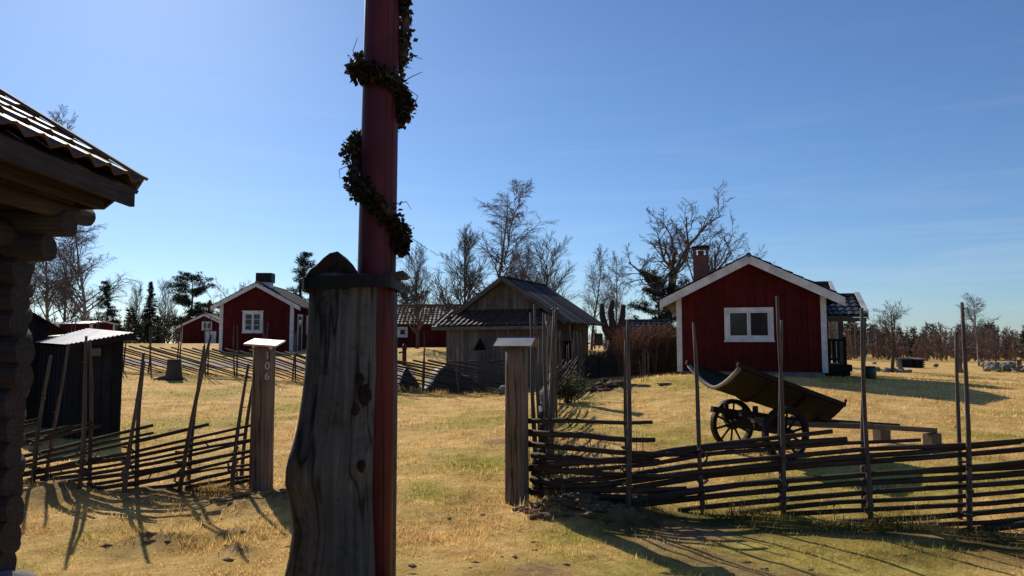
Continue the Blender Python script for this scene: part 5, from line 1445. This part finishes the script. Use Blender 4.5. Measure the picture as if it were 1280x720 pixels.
clods(2.0, 21.0, 40, (.3, .2), .12, 'dug soil around the evergreen shrub')
clods(1.9, 5.6, 26, (.5, .3), .025, 'small clods along the bare dirt path at lower right', mat='thatch')
# compost bins etc beyond the right lawn
for (px, w_, h_, lid, lb) in ((1128, .58, .42, 'iron', 'dark wooden compost bin right of the orchard tree'), (1143, .55, .44, 'sheet', 'compost bin with pale lid right of the dark bin')):
    p = GX(px, 40); t = thing('compost_bin', lb, 'compost bin', p, 0, 'compost bins by the orchard tree'); m = MB()
    for k in range(4):
        z = .02+k*h_/4; m.boxz(-w_/2, w_/2, -.3, -.26, z, z+h_/4-.02); m.boxz(-w_/2, w_/2, .26, .3, z, z+h_/4-.02); m.boxz(-w_/2, -w_/2+.04, -.255, .255, z, z+h_/4-.02); m.boxz(w_/2-.04, w_/2, -.255, .255, z, z+h_/4-.02)
    m.boxz(-w_/2+.06, w_/2-.06, -.23, .23, 0, h_-.05); m.build('bin', M['tarred'], t); m = MB(); m.box((0, 0, h_+.05), (w_+.1, .72, .04), Matrix.Rotation(R(6), 3, 'X')); m.build('lid', M['iron'] if lid == 'iron' else M['post_wood'], t)
p = GX(1084, 24.2); t = thing('water_barrel', 'dark green barrel beside the cabin porch', 'barrel', p); m = MB(p)
m.lathe(p, [(0, -.05), (.18, -.05), (.2, .1), (.21, .2), (.2, .33), (.18, .38), (0, .38)], 18); m.build('barrel', M['green'], t, True); m = MB(p); m.lathe(p, [(0, .385), (.2, .385), (.2, .41), (0, .42)], 18); m.build('lid', M['iron'], t)
# carved stump pillar and framed sign
p = GX(1196, 34); t = thing('carved_post', 'rough grey carved stump pillar behind the right fence stake', 'post', p); m = MB(p); rg = random.Random(1)
m.tube([p-Vector((0, 0, .05)), p+Vector((0, 0, .3)), p+Vector((.02, 0, .65)), p+Vector((-.03, 0, .8)), p+Vector((-.02, 0, 1.05))], [.17, .13, .16, .10, .12], 9, jit=.15, rg=rg); m.build('pillar', M['post_wood'], t, True); m = MB(p); m.box(p+Vector((-.02, 0, 1.07)), (.3, .25, .05)); m.build('cap', M['post_wood'], t)
p = GX(1226, 40); t = thing('sign_frame', 'empty square wooden frame on a thin post by the tall right birch', 'sign', p); m = MB(p); m.tube([p, p+Vector((-.03, 0, .75))], .03, 6); m.build('post', M['bark'], t)
m = MB(p); c = p+Vector((0, 0, .95))
for a, b in (((-.25, -.25), (.25, -.22)), ((.25, -.22), (.25, .25)), ((.25, .25), (-.22, .25)), ((-.22, .25), (-.25, -.25))): m.beam(c+Vector((a[0], 0, a[1])), c+Vector((b[0], 0, b[1])), .05, .05, (0, 1, 0))
m.build('frame', M['bark'], t)
# bench
p = GX(1248, 44); t = thing('garden_bench', 'plain long grey bench below the tall right birch', 'bench', p); m = MB(p); m.box(p+Vector((0, 0, .42)), (2.6, .35, .05)); m.build('seat', M['post_wood'], t)
for sx in (-1.1, 1.1): m = MB(p); m.box(p+Vector((sx, 0, .18)), (.08, .3, .42)); m.build('leg', M['post_wood'], t)
# car behind the black shed (rear end, only roof and glass rise above the shed)
def car():
    p = GX(84, 30); t = thing('parked_car', 'silver car whose roof and glass show above the black shed', 'car', p, R(97)); ln = 4.3; W = .86
    prof = [(-2.1, .35), (2.1, .35), (2.15, .7), (1.9, .9), (1.0, 1.0), (-1.7, 1.02), (-2.15, .95), (-2.18, .6)]
    m = MB(); m.prism([Vector((x, -W, z)) for x, z in prof], (0, 2*W, 0)); bd = m.build('body', M['carpaint'], t, bevel=.08)
    cab = [(-1.95, 1.02), (1.05, 1.0), (.25, 1.50), (-.3, 1.58), (-1.3, 1.56), (-1.7, 1.48)]
    m = MB(); k = len(m.v); m.prism([Vector((x, -W*.93, z)) for x, z in cab], (0, 2*W*.93, 0))
    for v in m.v: 
        if v.z > 1.2: v.y *= .82
    m.build('glass', M['glass'], t)
    m = MB(); rp_ = [(.25, 1.51), (-.3, 1.59), (-1.3, 1.57), (-1.7, 1.49)]
    m.prism([Vector((x, -W*.77, z)) for x, z in rp_]+[Vector((x, -W*.77, z+.035)) for x, z in reversed(rp_)], (0, 2*W*.77, 0)); m.build('roof', M['carpaint'], t)
    for x in (-1.35, 1.35):
        for sy in (-1, 1):
            m = MB(); m.lathe((x, sy*(W-.1), .32), [(.2, -.1), (.31, -.1), (.32, 0), (.31, .1), (.2, .1)], 20, (0, 1, 0)); w_ = m.build('wheel', M['rubber'], t, True)
            m = MB(); m.lathe((x, sy*(W-.1), .32), [(0, -.09), (.2, -.09), (.2, .09), (0, .09)], 16, (0, 1, 0)); m.build('rim', M['carpaint'], w_)
    for sy in (-1, 1): m = MB(); m.boxz(2.08, 2.17, sy*.62-.16, sy*.62+.16, .62, .76); m.build('headlight', M['sheet'], t); m = MB(); m.boxz(-2.2, -2.12, sy*.66-.12, sy*.66+.12, .72, .9); m.build('tail_light', M['redpole'], t)
car()

# ------------------------------------------------------------------ light, sky, camera
AZ, EL = R(-28.5), R(31.5)           # azimuth from +Y (negative = left)
sd = Vector((math.sin(AZ)*math.cos(EL), math.cos(AZ)*math.cos(EL), math.sin(EL)))
w = bpy.data.worlds.new('World'); scn.world = w; w.use_nodes = True
N, L = w.node_tree.nodes, w.node_tree.links; bg = N['Background']
sky = N.new('ShaderNodeTexSky'); sky.sky_type = 'NISHITA'; sky.sun_disc = False; sky.sun_elevation = EL; sky.sun_rotation = AZ
sky.altitude = 100; sky.air_density = 1.0; sky.dust_density = .28; sky.ozone_density = 3.0
tn = N.new('ShaderNodeMix'); tn.data_type = 'RGBA'; tn.blend_type = 'MULTIPLY'; tn.inputs[0].default_value = 1; tn.inputs[7].default_value = (.72, .90, 1.14, 1)
tcw = N.new('ShaderNodeTexCoord')
cn = noise(N, L, mapping(N, L, tcw.outputs['Generated'], (1.3, 1.3, 16)), 2.2, 7, .62, .8)
sz = N.new('ShaderNodeSeparateXYZ'); L.new(tcw.outputs['Generated'], sz.inputs[0])
lowm = maprange(N, L, sz.outputs[2], .05, .42, 1, 0)
cf = N.new('ShaderNodeMath'); cf.operation = 'MULTIPLY'; L.new(maprange(N, L, cn, .5, .78, 0, .16), cf.inputs[0]); L.new(lowm, cf.inputs[1])
L.new(sky.outputs[0], tn.inputs[6]); L.new(mixc(N, L, cf.outputs[0], tn.outputs[2], (8.5, 9.0, 9.6)), bg.inputs[0]); bg.inputs[1].default_value = .094
lamp = bpy.data.lights.new('sun', 'SUN'); lamp.energy = 5.0; lamp.angle = R(.5); lamp.color = (1, .92, .80)
lo = bpy.data.objects.new('sun', lamp); COL.objects.link(lo); lo.rotation_euler = sd.to_track_quat('Z', 'Y').to_euler(); lo.location = (0, 0, 30)
cam = bpy.data.cameras.new('camera'); cam.sensor_width = 36; cam.lens = F/1280*36; cam.clip_end = 6000; cam.clip_start = .05
co = bpy.data.objects.new('camera', cam); COL.objects.link(co); co.location = (0, 0, EYE); co.rotation_euler = (R(90)+PITCH, 0, 0)
scn.camera = co
scn.view_settings.view_transform = 'Standard'; scn.view_settings.look = 'None'; scn.view_settings.exposure = 0
